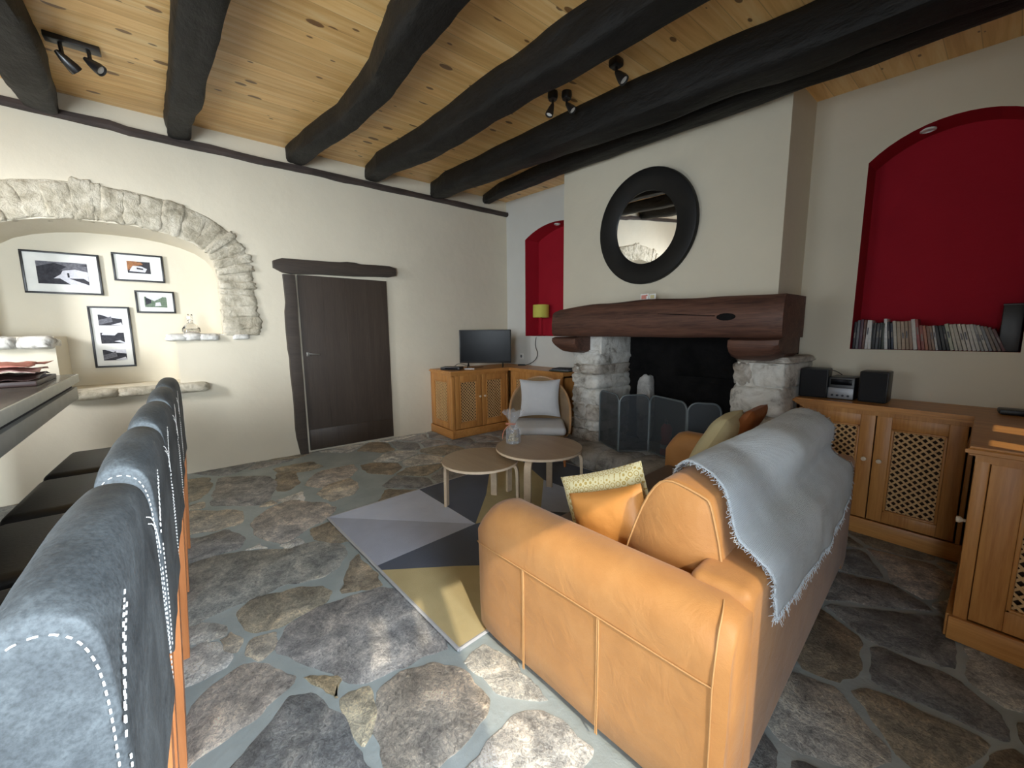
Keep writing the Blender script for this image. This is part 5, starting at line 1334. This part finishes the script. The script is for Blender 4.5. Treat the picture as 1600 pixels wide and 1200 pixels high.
# shell wraps from left front over back to right front
def shell(a, b):
    ang = pi * (-0.12 + 1.24 * a)           # 0 = +x side, pi/2 = back
    bx_, by_ = 0.30 * cos(ang), 0.02 + 0.30 * sin(ang)
    kk = max(0.0, sin(ang)); top = 0.50 + 0.37 * kk ** 0.8
    if sin(ang) < 0: top = 0.50 + 0.5 * sin(ang)
    z = 0.30 + (top - 0.30) * b
    fl_ = 1 + 0.10 * b
    return (bx_ * fl_, by_ * fl_ + 0.05 * kk * b, z)
g.grid(shell, 40, 14)
o = g.done('woven_shell', M['rattan'], ch); md = o.modifiers.new('thickness', 'SOLIDIFY'); md.thickness = 0.012
g = G(); g.tube([Vector(shell(i / 40, 1.0)) for i in range(41)], 0.013, 8); g.done('top_rail', M['chair_wood'], ch)
g = G(); g.tube([Vector(shell(i / 40, 0.0)) for i in range(41)] + [Vector(shell(0, 0))], 0.014, 8); g.done('seat_ring', M['chair_wood'], ch)
for (x, y, x2, y2) in ((-0.24, -0.17, -0.26, -0.22), (0.24, -0.17, 0.26, -0.22), (-0.2, 0.2, -0.23, 0.26), (0.2, 0.2, 0.23, 0.26)):
    g = G(); g.tube([(x, y, 0.32), (x2, y2, 0.0)], [0.018, 0.013], 10); g.done('leg', M['leg_orange'], ch)
g = G(); g.box((0, -0.03, 0.33), (0.50, 0.46, 0.03), bev=0.01); g.done('seat_base', M['rattan'], ch)
g = G(); g.box((0, -0.06, 0.39), (0.53, 0.50, 0.085), bev=0.036, seg=4); g.done('seat_cushion', M['white_cloth'], ch)

def pillow(g, w_, h, t, n=20, pinch=0.17, seed=0):
    for sg in (1, -1):
        def f(a, b):
            x, y = 2 * a - 1, 2 * b - 1
            px = x * (1 - pinch * (1 - abs(x) ** 1.5) * 0 - pinch * 0.6 * (1 - y * y) * abs(x)); py = y * (1 - pinch * 0.6 * (1 - x * x) * abs(y))
            z = t / 2 * ((1 - x ** 4) * (1 - y ** 4)) ** 0.55
            z *= 1 + 0.10 * noise.noise(Vector((x * 2 + seed, y * 2, sg)))
            return (px * w_ / 2, sg * z, py * h / 2)
        g.grid(f, n, n)
    bmesh.ops.remove_doubles(g.bm, verts=list(g.bm.verts), dist=0.0008)
g = G(); pillow(g, 0.45, 0.42, 0.13, seed=3)
cw = ch.matrix_basis
o = g.done('cushion', M['white_cloth'], xf=Matrix.Translation((-3.09, 2.80, 0.014)) @ Rz(ch.rotation_euler.z) @ Matrix.Translation((0.0, 0.10, 0.668)) @ Matrix.Rotation(radians(-15), 4, 'X'))
tag(o, 'plain white cushion propped on the rattan chair', 'cushion', 'loose cushions')

# ------------------------------------------------------------------ sofa
SA = radians(4.0)
so = thing('sofa', 'tan leather sofa seen from behind its near arm, facing the round tables', 'sofa', (-1.44, 0.90, 0.0), SA)
SX = Matrix.Translation((-1.44, 0.90, 0.0)) @ Rz(SA)
SLN = 1.98
def soft_box(x0, x1, y0, y1, z0, z1, r_, seg=5, puff=0.0, seed=0):
    t = bmesh.new(); bmesh.ops.create_cube(t, size=1.0)
    for v in t.verts: v.co = Vector((x0 + (v.co.x + .5) * (x1 - x0), y0 + (v.co.y + .5) * (y1 - y0), z0 + (v.co.z + .5) * (z1 - z0)))
    bmesh.ops.bevel(t, geom=list(t.edges), offset=r_, segments=seg, profile=0.5, affect='EDGES')
    return t
def arm(y0, y1, seed):
    g = G()
    # section in (v, z), swept along u with rounded front
    nsec = 40; rings = []
    vm, hw = (y0 + y1) / 2, (y1 - y0) / 2
    us = [0.0, 0.012, 0.035, 0.07, 0.12, 0.2, 0.35, 0.5, 0.65, 0.8, 0.9, 0.97, 1.02, 1.05, 1.068, 1.076]
    for uu in us:
        e0 = 1 - max(0, (0.12 - uu) / 0.12) ** 2.2; e1 = 1 - 0.6 * max(0, (uu - 1.0) / 0.076) ** 2.4
        top = 0.655 - 0.13 * (1 - e0) - 0.05 * (1 - e1)
        ww = hw * (1 - 0.22 * (1 - e0) - 0.22 * (1 - e1))
        ring = []
        for j in range(nsec):
            a = 2 * pi * j / nsec; ca, sa = cos(a), sin(a)
            kx = 4.5
            q = (abs(ca) ** kx + abs(sa) ** kx) ** (-1 / kx)
            v_ = ca * q; z_ = sa * q
            if z_ > 0: 
                q2 = (abs(ca) ** 2.6 + abs(sa) ** 2.6) ** (-1 / 2.6); v_, z_ = ca * q2, sa * q2
                zz = 0.50 + z_ * (top - 0.50)
            else:
                q3 = (abs(ca) ** 12 + abs(sa) ** 12) ** (-1 / 12); v_, z_ = ca * q3, sa * q3
                zz = 0.50 + z_ * 0.485
            wr = 0.004 * noise.fractal(Vector((uu * 5, v_ * 2, zz * 5 + seed)), 1.0, 2.0, 3)
            ring.append(g.bm.verts.new((uu + wr * 0.5, vm + v_ * ww * (1.0 if zz > 0.1 else 0.985) + wr, zz)))
        rings.append(ring)
    for A_, B_ in zip(rings, rings[1:]):
        for j in range(nsec): g.bm.faces.new((A_[j], A_[(j + 1) % nsec], B_[(j + 1) % nsec], B_[j]))
    g.bm.faces.new(rings[0][::-1]); g.bm.faces.new(rings[-1])
    return g.done('armrest', M['sofa'], so, angle=60)
a1 = arm(0.0, 0.235, 1.0); a2 = arm(SLN - 0.18, SLN, 2.0)
g = G()
def piping(path, r_=0.0026): g.tube(smooth_path(path, 1), r_, 6)
piping([(0.010, 0.012, 0.455), (0.05, -0.003, 0.462), (0.3, -0.004, 0.468), (0.7, -0.004, 0.468), (1.0, -0.003, 0.468), (1.040, 0.0, 0.468)])
for uu in (0.325, 0.683):
    for o_ in (-0.003, 0.003): piping([(uu + o_, -0.0035, 0.466), (uu + o_, -0.0025, 0.35), (uu + o_, -0.0025, 0.25), (uu + o_, -0.0025, 0.15), (uu + o_, -0.002, 0.03)], 0.0025)
piping([(1.040, 0.000, 0.468), (1.042, 0.000, 0.25), (1.042, 0.001, 0.03)]); piping([(1.040, 0.000, 0.468), (1.042, 0.002, 0.54), (1.040, 0.022, 0.615), (1.035, 0.06, 0.648), (1.02, 0.11, 0.655)])
g.done('seam_piping', M['sofa_thread'], a1)
g = G(); g.merge(soft_box(0.05, 1.0, 0.22, SLN - 0.22, 0.05, 0.30, 0.02, 3)); g.done('base', M['sofa'], so)
g = G(); t = soft_box(0.90, 1.078, 0.150, SLN - 0.03, 0.03, 0.676, 0.035, 5); g.merge(t)
bf = g.done('back_frame', M['sofa'], so, angle=60)
for k in range(2):
    y0 = 0.245 + k * 0.775; g = G(); g.merge(soft_box(0.02, 0.80, y0, y0 + 0.77, 0.30, 0.41, 0.045, 5)); q = g.done('seat_cushion', M['seat_taupe'], so); q['label'] = 'taupe seat cushion'
# back cushions: profile in (u, z)
def back_cushion(y0, y1, seed, lift=0.0):
    prof = [(0.60, 0.42), (0.595, 0.50), (0.640, 0.66), (0.690, 0.80), (0.735, 0.875), (0.775, 0.896), (0.83, 0.888), (0.90, 0.868), (0.912, 0.858), (0.925, 0.82), (0.955, 0.70), (0.965, 0.60), (0.95, 0.44)]
    g = G(); n = 14; rings = []
    P2 = [(p.x + 1.7 * lift * max(0.0, (p.y - 0.6) / 0.3), p.y + lift * max(0.0, (p.y - 0.5) / 0.4)) for p in smooth_path([(a, b, 0) for a, b in prof], 1)]
    cu = sum(p[0] for p in P2) / len(P2); cz = sum(p[1] for p in P2) / len(P2)
    for i in range(n + 1):
        t = i / n; yv = y0 + (y1 - y0) * t
        ins = 0.0
        if i == 0 or i == n: ins = 0.05
        elif i == 1 or i == n - 1: ins = 0.012
        if i == 1: yv = y0 + 0.006
        if i == n - 1: yv = y1 - 0.006
        if i == 2: yv = y0 + 0.03
        if i == n - 2: yv = y1 - 0.03
        bul = 0.012 * sin(pi * t)
        ring = []
        for (a, b) in P2:
            wv = 0.004 * noise.fractal(Vector((a * 8, b * 8, yv * 5 + seed)), 1.0, 2.0, 3)
            ring.append(g.bm.verts.new((cu + (a - cu) * (1 - ins + bul) + wv, yv, cz + (b - cz) * (1 - ins + bul) + wv)))
        rings.append(ring)
    m_ = len(P2)
    for A_, B_ in zip(rings, rings[1:]):
        for j in range(m_): g.bm.faces.new((A_[j], A_[(j + 1) % m_], B_[(j + 1) % m_], B_[j]))
    g.bm.faces.new(rings[0][::-1]); g.bm.faces.new(rings[-1])
    c = g.done('back_cushion', M['sofa'], so, angle=60)
    g = G()
    for yv, s_ in ((y0 + 0.002, -1), (y1 - 0.002, 1)):
        g.tube([(cu + (a - cu) * 0.985, yv, cz + (b - cz) * 0.985) for a, b in P2], 0.0045, 6)
    g.done('seam_piping', M['sofa_thread'], c)
back_cushion(0.262, 1.02, 1.0); back_cushion(1.03, SLN - 0.185, 2.0, 0.04)
for (uu, vv) in ((0.08, 0.06), (0.98, 0.06), (0.08, SLN - 0.06), (0.98, SLN - 0.06)):
    g = G(); g.lathe([(0.0, 0.0), (0.022, 0.0), (0.026, 0.05), (0.0, 0.05)], c=(uu, vv, 0.0), n=12); g.done('foot', M['tray'], so)

# throw
th = thing('throw_blanket', 'pale blue-grey fringed linen throw over the sofa back', 'throw', (-1.44, 0.90, 0.0), SA)
path = [(0.705, 0.855), (0.735, 0.905), (0.78, 0.922), (0.845, 0.914), (0.905, 0.886), (0.945, 0.83), (0.985, 0.745), (1.045, 0.708), (1.080, 0.675), (1.084, 0.60), (1.086, 0.40)]
PP = smooth_path([(a, b, 0) for a, b in path], 3)
cum = [0.0]
for a, b in zip(PP, PP[1:]): cum.append(cum[-1] + (b - a).length)
def at_s(sv):
    sv = min(max(sv, 0), cum[-1])
    for i in range(len(cum) - 1):
        if sv <= cum[i + 1]:
            f = (sv - cum[i]) / max(cum[i + 1] - cum[i], 1e-9); return PP[i] + (PP[i + 1] - PP[i]) * f
    return PP[-1]
s_of_z = lambda z: cum[-1] - (z - 0.40)
def bottom_z(t):  # t across 0..1
    K = [(0.0, 0.545), (0.05, 0.53), (0.2, 0.505), (0.4, 0.47), (0.6, 0.465), (0.8, 0.48), (0.93, 0.525), (1.0, 0.60)]
    for (a, b), (c, d) in zip(K, K[1:]):
        if t <= c: return b + (d - b) * (t - a) / (c - a)
    return K[-1][1]
def throw_pt(a, b):
    # a along the drape (0 front .. 1 bottom), b across
    sm = s_of_z(bottom_z(b)); sv = a * sm
    p = at_s(sv)
    fr = sv / cum[-1]
    v0 = 0.45 - 0.15 * min(1, fr / 0.5) + 0.010 * sin(fr * 9) + 0.03 * max(0, fr - .7); v1 = 1.57 + 0.32 * fr ** 1.9 + 0.02 * sin(fr * 12)
    v = v0 + (v1 - v0) * b
    hang = max(0, (fr - 0.55) / 0.45)
    wr = 0.007 * noise.fractal(Vector((v * 4 + sv * 5, sv * 7 - v * 3, 2.0)), 1.0, 2.0, 5) + 0.016 * hang * (0.6 + noise.noise(Vector((v * 5.0, sv * 1.5, 7.0)))) + 0.004
    d = Vector((1, 0)) if p.y < 0.72 else Vector((0.4, 0.9))
    q = min(1.0, max(0.0, (v - 0.70) / 0.28)); lift = 0.048 * q * q * (3 - 2 * q) * min(1.0, max(0.0, (p.y - 0.72) / 0.13))
    return Vector((p.x + 1.65 * lift * (1.0 if p.y > 0.8 else max(0.0, (p.y - 0.70) / 0.10)) + d.x * wr, v, p.y + lift + (d.y if p.y >= 0.72 else 0) * wr))
g = G(); Vt = g.grid(throw_pt, 60, 80)
cl = g.done('cloth', M['throw'], th); md = cl.modifiers.new('thickness', 'SOLIDIFY'); md.thickness = 0.004; md.offset = 1.0
g = G()
def strand(p, d, ln, r0=0.0012):
    q = p + d * ln * 0.5 + Vector((R_.uniform(-.006, .006), R_.uniform(-.006, .006), R_.uniform(-.004, .004))); e_ = p + d * ln + Vector((R_.uniform(-.012, .012), R_.uniform(-.012, .012), R_.uniform(-.006, .006)))
    g.tube([p, q, e_], [r0, r0, r0 * 0.6], 4)
for i in range(340):
    b = i / 339; p = throw_pt(1.0, b); strand(p, Vector((0.05, R_.uniform(-.2, .2), -1)), R_.uniform(0.02, 0.045))
for i in range(170):
    a = i / 169
    p = throw_pt(a, 0.0); strand(p, Vector((R_.uniform(0, .2), -1, R_.uniform(-.5, 0.1))), R_.uniform(0.008, 0.022))
    p = throw_pt(a, 1.0); strand(p, Vector((R_.uniform(0, .2), 1, R_.uniform(-.6, 0))), R_.uniform(0.012, 0.03))
for i in range(120):
    p = throw_pt(0.0, i / 119); strand(p, Vector((-.5, 0, -.8)), R_.uniform(0.01, 0.025))
fr_ = g.done('fringe', M['throw'], th); fr_['kind'] = 'stuff'

# loose cushions on the sofa (in the sofa frame: plane normal along v)
def loose(w_, h, t, uu, vv, zz, tilt, lean, yaw, mat, label, seed, pinch=0.08):
    g = G(); pillow(g, w_, h, t, seed=seed, pinch=pinch)
    o = g.done('cushion', mat, xf=SX @ Matrix.Translation((uu, vv, zz)) @ Rz(yaw) @ Matrix.Rotation(lean, 4, 'X') @ Matrix.Rotation(-tilt, 4, 'Y'))
    tag(o, label, 'cushion', 'loose cushions')
loose(0.36, 0.31, 0.11, 0.510, 0.335, 0.60, radians(22), radians(-4), radians(4), M['orange_pillow'], 'orange leather cushion against the near sofa arm', 1)
loose(0.44, 0.37, 0.11, 0.425, 0.435, 0.605, radians(23), radians(-6), radians(4), M['ring_pillow'], 'yellow ring-patterned cushion behind the orange one at the near arm', 2)
loose(0.40, 0.42, 0.15, 0.475, 1.50, 0.72, radians(0), radians(-27), radians(-84), M['cream_pillow'], 'pale yellow cushion at the far end of the sofa', 4)
loose(0.34, 0.32, 0.09, 0.575, 1.66, 0.80, radians(0), radians(-30), radians(-88), M['brown_pillow'], 'russet cushion at the far sofa end, behind the pale yellow one', 5)

# ------------------------------------------------------------------ light
wd = bpy.data.worlds.new('world'); S.world = wd; wd.use_nodes = True
bg = wd.node_tree.nodes['Background']; bg.inputs['Color'].default_value = (0.62, 0.78, 1.0, 1); bg.inputs['Strength'].default_value = 1.0
def area(name, loc, aim, sx, sy, power, col, spread=180):
    ld = bpy.data.lights.new(name, 'AREA'); ld.shape = 'RECTANGLE'; ld.size = sx; ld.size_y = sy; ld.energy = power; ld.color = col; ld.spread = radians(spread)
    o = bpy.data.objects.new(name, ld); COL.objects.link(o); o.location = loc
    o.rotation_euler = (Vector(aim) - Vector(loc)).to_track_quat('-Z', 'Y').to_euler()
    return o
area('daylight_kitchen_window', (-3.62, YF - 0.03, 2.2), (-5.3, -0.5, 1.5), 0.6, 0.85, 24, (0.95, 0.97, 1.0), 70)
area('daylight_front_door', (-2.2, YF - 0.03, 1.15), (-2.6, 0, 0.9), 1.3, 2.0, 26, (0.84, 0.93, 1.0), 120)
area('daylight_side_door', (XR + 0.03, -1.775, 1.10), (-2.3, -0.35, 0.6), 1.15, 1.95, 170, (0.82, 0.92, 1.0), 128)
area('daylight_side_window', (XR + 0.03, 0.58, 1.42), (-1.5, -0.15, 0.6), 0.7, 1.2, 28, (0.82, 0.92, 1.0), 95)
sd = bpy.data.lights.new('sun', 'SUN'); sd.energy = 3.0; sd.angle = radians(0.7); sd.color = (1.0, 0.86, 0.64)
sn = bpy.data.objects.new('sun', sd); COL.objects.link(sn)
sn.rotation_euler = Vector((-0.72, 0.21, -0.60)).to_track_quat('-Z', 'Y').to_euler()

S.view_settings.view_transform = 'Standard'; S.view_settings.look = 'None'
S.view_settings.exposure = 0.14; S.view_settings.gamma = 1.0; S.view_settings.use_curve_mapping = False
S.cycles.use_denoising = True
S.cycles.max_bounces = 10; S.cycles.diffuse_bounces = 6; S.cycles.transparent_max_bounces = 12
S.cycles.sample_clamp_indirect = 6.0
